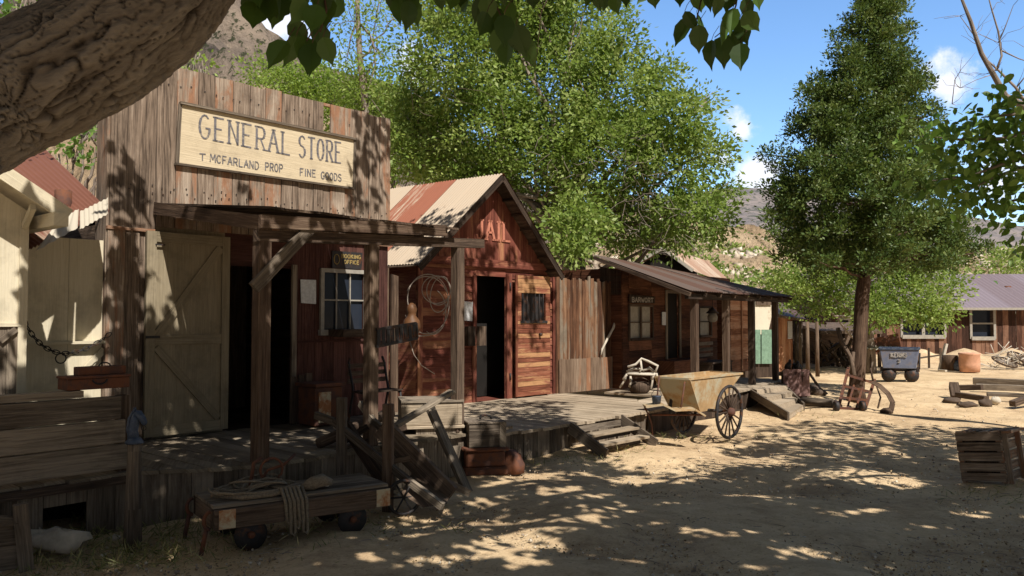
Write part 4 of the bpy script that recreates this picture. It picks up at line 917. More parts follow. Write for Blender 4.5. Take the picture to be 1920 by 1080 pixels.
def barber_deck():
    o = thing('porch_house_boardwalk', B.pt(0, 0, 1.2), 'plank deck under the long rusty porch roof', 'boardwalk'); mb = MB(); t = -3.3
    fr = lambda t: 2.30-(t+3.3)*.045
    while t < 4.7:
        w = random.uniform(.17, .22); e = random.uniform(-.02, .03); n0 = 1.3 if t < -.2 else 0; n0 = 0 if t > -1 else n0
        mb.hexa([B.pt(t, BZ-.045, fr(t)+e), B.pt(t+w-.01, BZ-.045, fr(t)+e), B.pt(t+w-.01, BZ-.045, n0), B.pt(t, BZ-.045, n0), B.pt(t, BZ-.005, fr(t)+e), B.pt(t+w-.01, BZ-.005, fr(t)+e), B.pt(t+w-.01, BZ-.005, n0), B.pt(t, BZ-.005, n0)]); t += w
    mb.build('deck_boards', 'deck', o)
    mb = MB(); t = -3.25
    while t < 4.6: w = .18; B.slab(mb, t, t+w-.006, -.03, BZ-.05, fr(t)-.08, fr(t)-.055); t += w
    mb.build('skirt_boards', 'dark', o)
barber_deck()
def stairs2():
    o = thing('porch_steps', G(1460, 760), 'pale plank staircase of four steps right of the ore cart', 'steps')
    bl, br = G(1480, 786, 0), G(1506, 768, 0); tl_, tr_ = G(1402, 726, BZ-.01), G(1468, 720, BZ-.01); n = 4; mb = MB(); rs = MB()
    for k in range(n):
        z = BZ-.01-(BZ-.01)*k/n; f0, f1 = k/n, (k+1)/n
        a, b, c, d = tl_.lerp(bl, f0), tr_.lerp(br, f0), tr_.lerp(br, f1), tl_.lerp(bl, f1)
        q = [Vector((v.x, v.y, z-.03)) for v in (d, c, b, a)]; mb.hexa(q+[v+Z*.03 for v in q])
        q0 = [Vector((v.x, v.y, max(0, z-.11))) for v in (d, c)]; dd = (a-d).normalized()*.02; dd.z = 0
        rs.hexa([q0[0]-dd*.5, q0[1]-dd*.5, q0[1]+dd, q0[0]+dd, Vector((d.x, d.y, z-.031))-dd*.5, Vector((c.x, c.y, z-.031))-dd*.5, Vector((c.x, c.y, z-.031))+dd, Vector((d.x, d.y, z-.031))+dd])
    mb.build('tread', 'deck', o); rs.build('riser', 'deck', o)
    sd = (tr_-tl_).normalized()*.03; sd.z = 0
    for a, b, s in ((tl_, bl, -1), (tr_, br, 1)):
        mb = MB(); mb.beam(Vector((a.x, a.y, BZ-.08))+sd*s, Vector((b.x, b.y, .05))+sd*s, .035, .17); mb.build('stringer', 'grey', o)
stairs2()
def back_gable():
    o = thing('rear_house', P(1300, 560, 26), 'pale rusted gable roof rising behind the long porch house', 'house'); K = Plane(tuple(P(1243, 560, 26).xy), 95)
    a = P(1243, 466, 26); l = P(1200, 490, 26); r = P(1300, 508, 26); bk = Vector((2.0, 2.2, -.25))
    mb = MB(); corrugated(mb, a, a+bk, r+bk+Z*-.2, r, rn=[.6, .75, .65], rows=2); corrugated(mb, a+bk, a, l, l+bk, rows=2); mb.build('roof', 'roofpink', o)
    mb = MB(); dn = Vector((.12, .14, 0)); q = [P(1200, 490, 26), P(1300, 508, 26), a]; base = [Vector((q[0].x, q[0].y, 1.5)), Vector((q[1].x, q[1].y, 1.5))]
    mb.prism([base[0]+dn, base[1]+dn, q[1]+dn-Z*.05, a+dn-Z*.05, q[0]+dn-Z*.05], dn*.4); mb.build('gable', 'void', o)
    mb = MB(); mb.beam(a+bk*-.01, r+bk*-.01, .05, .1); mb.beam(a-bk*.01, l-bk*.01, .05, .1); mb.build('rake_board', 'trimw', o)
back_gable()
# further sheds, right of porch
def far_sheds():
    E = Plane(tuple(G(1412, 700).xy), 37)
    Q = Plane(tuple(P(1412, 600, 25).xy), 62)
    o = thing('tool_shed', P(1430, 690, 25), 'shed with green double doors and spotted white gable board', 'shed')
    mb = MB(); mb.prism([Q.px(*p) for p in ((1411, 556), (1449, 558), (1447, 592), (1440, 626), (1412, 628))], -Q.n*.05); mb.build('gable_board', plain('spotted_plaster', (.62, .56, .45), .9, scale=3, var=.1, c2=(.30, .24, .17), thr=.56), o)
    mb = MB(); mb.prism([Q.px(*p, .02) for p in ((1417, 562), (1446, 563), (1446, 572), (1417, 572))], Q.n*.03); mb.build('name_plate', 'dark', o)
    for a, b in ((1412, 1426), (1428, 1447)):
        mb = MB(); mb.prism([Q.px(*p, .01) for p in ((a, 618), (b, 618), (b, 682), (a, 682))], -Q.n*.04); mb.build('door', 'green', o)
    mb = MB(); t0 = Q.tz(1400, 600)[0]; t1 = Q.tz(1452, 600)[0]; Q.slab(mb, t0, t1, 0, 1.7, -.4, -.08); Q.slab(mb, t0, t1, 1.7, 2.3, -1.4, -.1); mb.build('wall', 'dark', o)
    o = thing('open_shed', P(1490, 690, 29), 'orange brown shed with mauve iron roof and open lean-to poles', 'shed'); W = Plane(tuple(P(1456, 600, 28).xy), 50)
    t0 = W.tz(1452, 600)[0]; t1 = W.tz(1504, 600)[0]; zt = W.tz(1470, 592)[1]
    mb = MB(); vboards(mb, W, t0, W.tz(1486, 600)[0], 0, zt, -.03, .03, .2, .006, .02); mb.build('wall', 'orange', o)
    mb = MB(); W.slab(mb, W.tz(1476, 600)[0], W.tz(1484, 600)[0], W.tz(1480, 635)[1], W.tz(1480, 602)[1], .01, .03); mb.build('window', 'paper', o)
    mb = MB(); W.slab(mb, W.tz(1486, 600)[0], t1+1.5, 0, zt, -.9, -.85); W.slab(mb, t0, t0+.06, 0, zt, -3, -.05); mb.build('rear_wall', 'dark', o)
    mb = MB(); a = W.px(1459, 566, -1.6); b = W.px(1500, 586, -1.6); c = W.px(1515, 604, .5); d = W.px(1458, 592, .5); corrugated(mb, a, b, c, d, rows=2); mb.build('roof', 'roofmauve', o)
    mb = MB(); mb.beam(W.px(1455, 592, .5), W.px(1545, 606, 1.0), .08, .08); mb.beam(W.px(1500, 590, -1), W.px(1548, 607, 1.0), .07, .07); mb.beam(W.px(1512, 600, -1), W.px(1540, 603, 1.2), .07, .07); mb.build('beam', 'post', o)
    for px, py in ((1515, 703), (1533, 706), (1501, 695), (1493, 694)):
        g = G(px, py); mb = MB(); top = 595-603; z = P(px, 603, g.y).z; mb.tube([g, g+Z*z], [.07, .055], 7); mb.build('pole', 'post' if px > 1505 else 'grey', o)
    # clutter row : wood pile
    o = None; mb = MB()
    for k in range(60):
        x = random.uniform(1535, 1612); p = P(x, random.uniform(655, 697), random.uniform(29, 32)); q = p+Vector((random.uniform(-.8, .8), random.uniform(-.3, .3), random.uniform(-.1, .9))); p.z = max(p.z, .05); q.z = max(q.z, .1); mb.beam(p, q, random.uniform(.06, .16), random.uniform(.05, .12))
    tag(mb.build('scrap_timber_heap', 'dark'), 'dark heap of scrap timbers behind the conifer trunk', 'timber heap', kind='stuff')
    o = thing('timber_shelter', P(1575, 640, 32), 'low dark open shelter roof over the scrap timber heap', 'shelter'); a, b = P(1538, 626, 30), P(1655, 626, 30.5)
    mb = MB(); mb.hexa([a, b, b+Vector((0, 3, .3)), a+Vector((0, 3, .3)), a+Z*.12, b+Z*.12, b+Vector((0, 3, .42)), a+Vector((0, 3, .42))]); mb.build('roof', 'dark', o)
    for f in (.02, .4, .98): p = a.lerp(b, f)+Vector((0, .2, 0)); mb = MB(); mb.tube([Vector((p.x, p.y, 0)), p], .07, 6); mb.build('post', 'dark', o)
    mb = MB(); w0 = a+Vector((0, 2.8, 0)); w1 = b+Vector((0, 2.8, 0)); mb.hexa([Vector((w0.x, w0.y, 0)), Vector((w1.x, w1.y, 0)), Vector((w1.x, w1.y+.05, 0)), Vector((w0.x, w0.y+.05, 0)), w0+Z*.3, w1+Z*.3, w1+Vector((0, .05, .3)), w0+Vector((0, .05, .3))]); mb.build('back_wall', 'dark', o)
    # workbench with junk and cloth
    o = thing('cluttered_bench', G(1480, 745), 'bench of rusty junk with a mauve cloth hanging at its end', 'bench'); a, b = B.pt(4.0, .55, 2.25), P(1492, 697, 18.5)
    mb = MB(); mb.beam(a, b, .6, .05); mb.build('bench_top', 'grey', o)
    for f in (.1, .9): p = a.lerp(b, f); mb = MB(); mb.beam(Vector((p.x, p.y, 0)), p, .5, .06); mb.build('leg', 'dark', o)
    mb = MB(); vs = []; e = (b-a).normalized(); sd = e.cross(Z)
    for i in range(9):
        for j in range(5): vs.append(b+e*(.03+.04*math.sin(i*1.9)+.05*j/4)+sd*(.3-.6*i/8)+Z*(.05-.62*j/4))
    mb.add(vs, [(i*5+j, (i+1)*5+j, (i+1)*5+j+1, i*5+j+1) for i in range(8) for j in range(4)], [[(0, 0)]*4]*32, .5, True); mb.build('cloth', 'cloth', o)
    for k in range(7):
        f = random.random(); p = a.lerp(b, f)+Z*.06+sd*random.uniform(-.2, .2); mb = MB()
        if k % 2: r = random.uniform(.07, .12); mb.tube([p+e*r*math.cos(q)+Z*(r+r*math.sin(q)) for q in np.linspace(0, 6.28, 13)[:-1]], .02, 6, closed=True); tag(mb.build('iron_hoop', 'iron'), 'small dark iron hoop among the junk on the cluttered bench', 'hoop', 'iron hoops on the cluttered bench')
        else: mb.lathe(p, [(.06, 0), (.07, .1), (.05, .16), (.03, .18)], 8); tag(mb.build('iron_pot', 'iron'), 'small black iron pot among the junk on the cluttered bench', 'pot', 'iron pots on the cluttered bench')
    mb = MB(); mb.beam(G(1536, 727), P(1514, 694, 22), .05, .05); tag(mb.build('leaning_stick', 'post'), 'thin stick leaning beside the open shed poles', 'stick')
far_sheds()

# ================================================================== FAR HOUSE
def far_house():
    o = thing('far_house', P(1790, 662, 41), 'long low brown board house with violet iron roof across the yard', 'house'); A = G(1560, 664); Bp = G(2080, 664)
    dv = (Bp-A); K = Plane(tuple(A.xy), math.degrees(math.atan2(dv.x, dv.y)))
    L = dv.length; zt = K.tz(1800, 577)[1]
    w1 = (K.tz(1692, 600)[0], K.tz(1769, 600)[0], K.tz(1730, 628)[1], K.tz(1730, 602)[1]); w2 = (K.tz(1822, 600)[0], K.tz(1862, 600)[0], K.tz(1840, 631)[1], K.tz(1840, 582)[1]); w0 = (K.tz(1575, 600)[0], K.tz(1612, 600)[0], K.tz(1590, 628)[1], K.tz(1590, 600)[1])
    mb = MB(); segs = []; t = 0
    for w in (w0, w1, w2): segs += [(t, w[0], 0, zt), (w[0], w[1], 0, w[2]), (w[0], w[1], w[3], zt)]; t = w[1]
    segs.append((t, L, 0, zt))
    for a, b, c, d in segs: vboards(mb, K, a, b, c, d, -.04, .03, .24, .012, 0, .012)
    mb.build('wall', 'farwall', o)
    for i, w in enumerate((w0, w1, w2)):
        mb = MB(); f = .12; a, b, c, d = w; K.slab(mb, a-f, a, c-f, d+f, 0, .05); K.slab(mb, b, b+f, c-f, d+f, 0, .05); K.slab(mb, a, b, d, d+f, 0, .05); K.slab(mb, a-.05, b+.05, c-f*1.6, c, 0, .1)
        if i != 2: K.slab(mb, (a+b)/2-.08, (a+b)/2+.08, c, d, -.01, .04)
        else: K.slab(mb, a, b, (c+d)/2-.04, (c+d)/2+.04, -.01, .03)
        wf = mb.build('window', 'trimw', o); mb = MB(); K.slab(mb, a, b, c, d, -.3, -.25); mb.build('pane', 'glass', wf)
    zr = K.tz(1830, 514, -4)[1]; mb = MB(); rt0 = K.tz(1800, 520, -4)[0]
    corrugated(mb, K.pt(-.3, zr, -4), K.pt(L, zr, -4), K.pt(L, zt-.02, .55), K.pt(-.3, zt-.02, .55), pitch=.25, amp=.015, sheet=1.3, rows=2); rf = mb.build('roof', 'rooffar', o)
    corr = MB(); corrugated(corr, K.pt(L, zr, -4), K.pt(-.3, zr, -4), K.pt(-.3, zt, -8.5), K.pt(L, zt, -8.5), pitch=.25, amp=.015, sheet=1.3, rows=1); corr.build('rear_roof', 'rooffar', o)
    mb = MB(); mb.beam(K.pt(-.3, zt-.06, .56), K.pt(L, zt-.06, .56), .04, .12); mb.build('fascia', 'trimw', rf)
    mb = MB(); p = K.px(1893, 548, -2.2); mb.tube([p-Z*.25, p+Z*.25], .1, 8); mb.tube([p+Z*.25-Vector((.25, 0, 0)), p+Z*.25+Vector((.05, 0, 0))], .1, 8); mb.build('vent_pipe', 'rust', rf)
    mb = MB(); K.slab(mb, 0, .1, 0, zt, -8, -.05); K.slab(mb, 0, L, 0, zt, -8.05, -8); mb.build('rear_wall', 'dark', o)
    o = thing('low_berm', G(1750, 680), 'low tan earth bank before the far house wall', 'earth bank'); o = None
far_house()
for ob in [x for x in bpy.data.objects if x.name.startswith('low_berm')]: bpy.data.objects.remove(ob)

# ================================================================== YARD OBJECTS
def spoked(parent, c, axis, r, n=14, mat='dark', hub='rust', tyre='iron', rw=.05):
    axis = axis.normalized(); a = axis.cross(Z).normalized(); b = a.cross(axis)
    ring = [c+(a*math.cos(q)+b*math.sin(q))*(r-.02) for q in np.linspace(0, 2*math.pi, 29)[:-1]]
    w = bpy.data.objects.new('wheel', None); col.objects.link(w); w.parent = parent; ORI[w.name] = ORI[parent.name]
    mb = MB(); mb.tube(ring, .026, 6, closed=True); mb.build('tyre', tyre, w)
    mb = MB()
    for k in range(n):
        q = 2*math.pi*k/n; d = a*math.cos(q)+b*math.sin(q); mb.tube([c+d*.05, c+d*(r-.03)], [.017, .012], 5)
    mb.build('spokes', mat, w)
    mb = MB(); mb.lathe(c-axis*.09, [(.03, 0), (.06, .02), (.075, .09), (.06, .16), (.03, .18)], 10, axis=axis); mb.build('hub', hub, w)
    return w
def ore_cart():
    c0 = G(1368, 823); c1 = c0-J.n*.82; o = thing('ore_cart', (c0+c1)/2, 'ochre V shaped ore bucket on two big spoked wheels by the steps', 'ore cart')
    r = .42; a = c0+Z*r; b = c1+Z*r
    spoked(o, a, J.n, r, 16, 'dark'); spoked(o, b, J.n, r, 16, 'dark')
    mb = MB(); mb.tube([a-J.n*.02, b+J.n*.02], .025, 8); mb.build('axle', 'iron', o)
    # bucket
    top = [G(1232, 706, .96), G(1293, 712, .95)]; n_ = J.n; uu = J.u
    q0 = G(1293, 711, .95); L = 1.72; Wd = .62
    t = [q0, q0+uu*L, q0+uu*L-n_*Wd, q0-n_*Wd]
    ctr = q0+uu*.52; bt = [ctr+uu*-.13-n_*.05, ctr+uu*.38-n_*.05, ctr+uu*.38-n_*(Wd-.05), ctr+uu*-.13-n_*(Wd-.05)]; bt = [Vector((v.x, v.y, .41)) for v in bt]
    mb = MB(); th = .012
    def panel(p0, p1, p2, p3, out):
        mb.hexa([p0, p1, p1-out*th, p0-out*th, p3, p2, p2-out*th, p3-out*th])
    panel(bt[0], bt[1], t[1], t[0], n_); panel(bt[1], bt[2], t[2], t[1], uu); panel(bt[2], bt[3], t[3], t[2], -n_); panel(bt[3], bt[0], t[0], t[3], -uu); mb.hexa(bt+[v+Z*.012 for v in bt])
    mb.build('bucket', 'tub', o)
    mb = MB()
    for i in range(4): mb.beam(t[i], t[(i+1) % 4], .03, .03)
    for i, j in ((0, 0), (3, 3)): mb.beam(bt[i], t[j], .025, .025)
    mb.build('rim', 'tub', o)
    mb = MB(); A = G(1318, 772, .42)
    pts = [P(1319, 778, 12.0), P(1300, 766, 12.0), P(1263, 768, 12.0), P(1240, 757, 12.0), P(1208, 761, 12.0)]
    for p, q in zip(pts[:-1], pts[1:]): mb.beam(p, q, .3, .025)
    mb.build('footboard', 'tub', o)
    mb = MB(); mb.tube([P(1231, 759, 12), P(1236, 705, 12.1)], .012, 6); mb.tube([P(1277, 764, 12), P(1284, 716, 12.2)], .012, 6); mb.tube([P(1208, 762, 12), P(1216, 778, 12), P(1222, 795, 12.1), Vector((P(1224, 812, 12.2).x, 12.2, 0.02))], .013, 6); mb.tube([P(1222, 778, 12), P(1320, 778, 12)], .014, 6); mb.build('stay_rod', 'rust', o)
    mb = MB(); mb.lathe(P(1231, 758, 11.95), [(.06, 0), (.075, .12), (.078, .125)], 10); c = thing('tin_can', P(1231, 758, 11.95), 'small dull tin can standing on the ore cart footboard', 'can'); mb.build('can_body', 'blueiron', c); mb = MB(); p = P(1231, 758, 11.95)+Z*.12; mb.tube([p+Vector((.075*math.cos(q), 0, .09*math.sin(q))) for q in np.linspace(0, math.pi, 9)], .004, 5); mb.build('handle', 'iron', c)
ore_cart()
def branch_chair():
    o = thing('branch_chair', G(1200, 728, JZ), 'rustic chair of bleached crooked branches on the jail deck', 'chair'); d = 16.0
    f = lambda x, y, dd=0: P(x, y, d+dd)
    mb = MB()
    for pts in ([(1177, 688), (1192, 683), (1203, 672), (1215, 677), (1233, 686), (1228, 699)], [(1201, 676), (1203, 690), (1199, 699)], [(1228, 699), (1222, 712)]): mb.tube([f(*p, -.1) for p in pts], .024, 6, wob=.2)
    mb.build('backrest', 'branch', o); mb = MB()
    for pts in ([(1175, 697), (1190, 691), (1205, 693)], [(1180, 696), (1168, 712)], [(1205, 695), (1218, 690), (1228, 698)]): mb.tube([f(*p) for p in pts], .026, 6, wob=.2)
    mb.build('armrest', 'branch', o)
    for p, q in (((1175, 700), (1162, 727)), ((1222, 700), (1220, 730)), ((1230, 700), (1233, 722)), ((1182, 705), (1180, 726))): mb = MB(); mb.tube([f(*p), f((p[0]+q[0])/2+2, (p[1]+q[1])/2, .02), f(*q)], .024, 6, wob=.2); mb.build('leg', 'branch', o)
    mb = MB()
    for k in range(6): mb.tube([f(1176+k*1.5, 701-k*.4, -.2+.09*k), f(1226+k*1.2, 703-k*.4, -.2+.09*k)], .02, 6, wob=.15)
    mb.build('seat', 'branch', o)
    q = thing('chair_shade_form', f(1200, 727), 'solid dark form standing in for the shade under the branch chair', 'shade stand-in'); mb = MB(); c = f(1199, 726, .1); c.z = JZ; mb.lathe(c, [(.16, 0), (.20, .04), (.22, .14), (.21, .21), (.17, .21), (.15, .05)], 14); mb.build('shade_form_body', 'dark', q)  # dark body added in place of the shade between the chair legs
    mb = MB(); mb.tube([c+Vector((.2*math.cos(a), 0, .2+.1*math.sin(a))) for a in np.linspace(0, math.pi, 9)], .009, 5); mb.build('handle', 'dark', q)  # loop belongs to the same added dark form
branch_chair()
def hitching_post():
    b = G(249, 1021); o = thing('horse_head_post', b, 'grey wooden hitching post topped by a blue iron horse head', 'hitching post')
    mb = MB(); mb.tube([b-Z*.05, b+Z*.3, b+Z*.78, b+Z*.84], [.075, .068, .055, .058], 9, wob=.04); mb.build('post', 'grey', o)
    t = b+Z*.84; mb = MB(); mb.lathe(t, [(.07, 0), (.078, .012), (.06, .03), (.05, .05)], 12)
    X = Vector((1, 0, 0))
    mb.tube([t+Z*.03-X*.01, t+Z*.11-X*.015, t+Z*.19+X*.0, t+Z*.245+X*.012], [.05, .042, .038, .032], 10)
    mb.tube([t+Z*.255-X*.005, t+Z*.245+X*.03, t+Z*.205+X*.065, t+Z*.17+X*.082, t+Z*.155+X*.085], [.026, .037, .028, .024, .012], 10)
    for s in (-.016, .016): mb.tube([t+Z*.26+Vector((.0, s, 0)), t+Z*.305+Vector((-.004, s, 0))], [.013, .003], 6)
    mb.tube([t+Z*.27-X*.015, t+Z*.21-X*.045, t+Z*.12-X*.06, t+Z*.05-X*.05], [.01, .016, .014, .008], 6)
    mb.build('horse_head', 'blueiron', o)
    mb = MB(); c = t+Z*.15+X*.075; mb.tube([c+X*.02*math.cos(q)+Z*(.02*math.sin(q)-.02) for q in np.linspace(0, 6.28, 11)[:-1]], .004, 5, closed=True); mb.build('ring', 'iron', o)
hitching_post()
def flat_cart():
    a = G(411, 993, .2); b = G(722, 948, .2); a.z = b.z = 0; u = (b-a).normalized(); n = Vector((u.y, -u.x, 0)); o = thing('flat_cart', (a+b)/2, 'low timber flat cart with rusty corner plates carrying ropes', 'cart')
    z0, z1 = .2, .36; W = .62; Lc = (b-a).length; a0 = a-u*.05; b0 = b+u*.03; L2 = Lc+.08
    mb = MB(); mb.beam(a0+Z*.28, b0+Z*.28, .09, .16); mb.beam(a0-n*W+Z*.28, b0-n*W+Z*.28, .09, .16); mb.beam(a0+u*.04-n*.047+Z*.28, a0+u*.04-n*(W-.047)+Z*.28, .09, .15); mb.beam(b0-u*.04-n*.047+Z*.28, b0-u*.04-n*(W-.047)+Z*.28, .09, .15); mb.build('frame', 'dark', o, bevel=.008)
    mb = MB(); k = 0
    for k in range(6): q = .05+k*(W-.0)/6; mb.beam(a0-n*(q)+Z*(.375+random.uniform(0, .006)), b0-n*(q)+Z*(.375+random.uniform(0, .006)), .095, .026)
    mb.build('deck_boards', 'grey', o)
    for p in (a0+u*.10+n*.048, b0-u*.07+n*.048): mb = MB(); mb.box(p+Z*.285, u*.065, n*.004, Z*.075); mb.build('corner_plate', 'rustpale', o)
    for s in (.03, W): mb = MB(); p = a0-n*s-u*.02+Z*.28; mb.tube([p+n*.03+Z*(.07*math.cos(q))-u*(.05*math.sin(q)) for q in np.linspace(0, math.pi, 8)], .016, 6); mb.tube([p+Z*-.05-u*.02, p-Z*.27-u*.06], .02, 6); mb.build('stake_bracket', 'rust', o)
    for f in (.2, .78):
        for s in (.04, W-.04):
            c = a0+u*L2*f-n*s+Z*.12; w = bpy.data.objects.new('wheel', None); col.objects.link(w); w.parent = o; ORI[w.name] = ORI[o.name]
            mb = MB(); mb.lathe(c-n*.03, [(.03, 0), (.11, .0), (.115, .01), (.12, .04), (.135, .045), (.135, .06), (.03, .06)], 18, axis=n); mb.build('tyre', 'iron', w)
            mb = MB(); mb.lathe(c+n*.03, [(.03, 0), (.03, .025)], 8, axis=n); mb.build('hub', 'rust', w)
    # ropes on it
    def P3(s, w, z): return a0+u*s-n*w+Z*z
    mb = MB(); base = .405
    for k in range(5):
        r1 = .20+.02*k; pts = [P3(.42+r1*math.cos(q)*1.2, .28+r1*.8*math.sin(q), base+.008*k+random.uniform(0, .012)) for q in np.linspace(0, 6.1, 24)]; mb.tube(pts, .013, 6)
    mb.tube([P3(.08, .35, base), P3(.25, .06, base+.01), P3(.5, .05, base+.012), P3(.72, .1, base+.03)], .022, 8)
    for k in range(5):
        s = .56+.035*k; dp = .16+.1*((k*2) % 3)/2; mb.tube([P3(s, .25, base+.03), P3(s+.01, .05, base+.045), P3(s+.01, -.055, .36), P3(s+.02, -.065, .36-dp), P3(s+.045, -.07, .34-dp), P3(s+.06, -.06, .37-dp), P3(s+.05, -.055, .36), P3(s+.06, .1, base+.04)], .014, 6)
    for k in range(7):
        r1 = random.uniform(.10, .19); cx, cy = .26+random.uniform(-.06, .3), .34+random.uniform(-.08, .1); pts = [P3(cx+r1*math.cos(q)*1.3+random.gauss(0, .006), cy+r1*.8*math.sin(q), base+.012+.011*k+.02*math.sin(q*2+k)) for q in np.linspace(0, 5.9, 20)]; mb.tube(pts, .010, 6)
    tag(mb.build('rope_bundle', 'rope'), 'thick old rope looped and drooping over the flat cart edge', 'rope')
    mb = MB(); p = P3(.88, .25, base)
    mb.tube([P3(.78, .14, base+.02), P3(.86, .12, base+.05), P3(.96, .14, base+.055), P3(1.06, .16, base+.03)], [.03, .06, .06, .025], 8, wob=.15)
    tag(mb.build('canvas_sack', 'rope'), 'crumpled tan canvas sack on the flat cart', 'sack')
    mb = MB(); mb.tube([P3(.42, .45, base), P3(.45, .44, base+.22), P3(.52, .44, base+.26)], .018, 6); mb.tube([P3(.5, .5, base), P3(.58, .46, base+.14), P3(.72, .46, base+.17), P3(.84, .5, base+.25)], .014, 6); mb.tube([P3(.6, .42, base+.05)+u*.1*math.cos(q)+Z*(.1+.1*math.sin(q)) for q in np.linspace(0, 6.28, 15)[:-1]], .012, 6, closed=True)
    tag(mb.build('scrap_iron', 'rust'), 'twisted rusty iron rods sticking up from the flat cart', 'scrap iron')
    for k in range(5): mb = MB(); p = P3(random.uniform(.2, 1.3), random.uniform(.05, .5), base); mb.lathe(p, [(.012, 0), (.02, .01), (.012, .022)], 6); tag(mb.build('insulator', 'rock'), 'tiny pale stone chip lying on the flat cart', 'stone chip', 'stone chips on the flat cart')
flat_cart()
def barrow():
    o = thing('wheelbarrow', P(740, 960, 7.7), 'broken dark wooden wheelbarrow tipped against the porch edge', 'wheelbarrow')
    c = G(757, 966)+Z*.17; w = bpy.data.objects.new('wheel', None); col.objects.link(w); w.parent = o; ORI[w.name] = ORI[o.name]
    ax = Vector((.35, -.94, 0)); a_ = ax.cross(Z).normalized()
    mb = MB(); mb.tube([c+a_*.16*math.cos(q)+Z*.16*math.sin(q) for q in np.linspace(0, 6.283, 21)[:-1]], .018, 6, closed=True); mb.build('tyre', 'iron', w)
    mb = MB()
    for k in range(6): q = k*math.pi/3; mb.tube([c, c+(a_*math.cos(q)+Z*math.sin(q))*.15], .01, 5)
    mb.build('spokes', 'iron', w)
    for pts in ([(592, 778, 8.3), (625, 790, 8.2), (700, 850, 8.0), (770, 905, 7.8), (830, 950, 7.6)], [(676, 756, 8.9), (700, 790, 8.7), (770, 850, 8.4), (830, 900, 8.2), (880, 925, 8.3)]):
        q = [P(*p) for p in pts]; mb = MB()
        for i in range(len(q)-1): mb.beam(q[i], q[i+1], .05, .07)
        mb.build('handle', 'grey', o)
    mb = MB(); q = [P(700, 800, 8.3), P(760, 830, 8.1), P(850, 925, 7.9), P(790, 945, 7.8)]
    mb.beam(P(715, 800, 8.3), P(845, 930, 8.0), .06, .22); mb.beam(P(650, 800, 8.4), P(720, 905, 8.0), .05, .14); mb.beam(P(735, 865, 8.1), P(790, 855, 8.2), .05, .05); mb.beam(P(640, 830, 8.3), P(690, 800, 8.4), .05, .06)
    mb.prism([P(765, 900, 7.9), P(838, 945, 7.75), P(792, 952, 7.7), P(752, 925, 7.8)], Vector((0, .3, .02))); mb.build('tray', 'dark', o)
    tim = 'loose timbers by the porch edge'
    def timber(a, b, w, h, lab, mat='grey', rnd=False, nm='timber'):
        mb = MB()
        if rnd: mb.tube([a, a.lerp(b, .5), b], w/2, 9, wob=.05)
        else: mb.beam(a, b, w, h)
        tag(mb.build(nm, mat, bevel=0 if rnd else .006), lab, 'timber', tim)
    timber(Vector((P(640, 905, 8.15).x, 8.15, 0)), P(641, 745, 8.15), .10, .06, 'thin upright grey stake left of the tipped barrow')
    timber(Vector((P(727, 915, 7.9).x, 7.9, 0)), P(728, 757, 7.9), .10, .07, 'upright dark stake beside the barrow wheel', 'post')
    timber(P(597, 832, 8.6), P(735, 772, 9.3), .12, .1, 'short round log lying on the porch edge', 'dark', True, 'log')
    timber(P(628, 850, 8.5), P(760, 800, 9.1), .07, .07, 'square dark rail lying below the round log', 'dark')
    timber(G(878, 925), P(803, 757, 9.2), .11, .06, 'sunlit plank leaning on the planter box', 'grey')
    timber(P(742, 798, 8.7), P(849, 733, 9.0), .16, .04, 'flat grey board resting across the planter box', 'grey')
    o = thing('planter_box', P(810, 850, 9.7), 'pale wooden trough on a boarded stand at the porch corner', 'planter'); X = Plane(tuple(G(780, 893).xy), 78)
    t1 = X.tz(866, 850)[0]; mb = MB(); X.slab(mb, 0, t1, 0, .56, -.5, 0); mb.build('stand', 'grey', o); mb = MB(); ta = X.tz(752, 780)[0]; X.slab(mb, ta, t1, .6, .875, -.55, .02); X.slab(mb, ta-.02, t1+.03, .562, .598, -.56, .04); mb.build('trough', 'deck', o, bevel=.006)
    mb = MB(); X.slab(mb, ta-.0, t1+.02, .877, .90, -.56, .04); mb.build('lid', 'grey', o)
    o = thing('wooden_box', G(920, 897, 0), 'grey wooden box standing on the rusty iron base', 'box'); Y = Plane(tuple(G(876, 893).xy), 75); t1 = Y.tz(945, 850)[0]
    mb = MB(); hboards(mb, Y, 0.02, t1, .34, .62, 0, .02, .14, lap=False); Y.slab(mb, 0.02, t1, .34, .62, -.42, -.001); Y.slab(mb, t1-.06, t1+.02, .335, .63, -.43, .03); Y.slab(mb, 0, t1+.02, .622, .64, -.44, .035); mb.build('box_body', 'grey', o)
    mb = MB(); p = Y.pt(t1*.55, .66, -.1); mb.tube([p+Vector((.07*math.cos(q), 0, .05*math.sin(q))) for q in np.linspace(0, math.pi, 8)], .014, 6); mb.build('handle', 'iron', o)
    o = thing('iron_casting', G(925, 900), 'rusty red iron casting with rounded ends on the ground', 'casting'); mb = MB(); Y.slab(mb, -.05, t1+.04, 0, .10, -.5, .06); Y.slab(mb, -.02, t1+.01, .10, .29, -.46, .03); Y.slab(mb, -.06, t1+.06, .29, .335, -.5, .07); mb.build('casting_body', 'rust', o, bevel=.02)
    mb = MB(); c = Y.pt(t1+.12, 0, -.1); mb.lathe(c, [(.16, 0), (.17, .1), (.12, .22), (.05, .27)], 12); mb.build('end_cap', 'rust', o)
barrow()
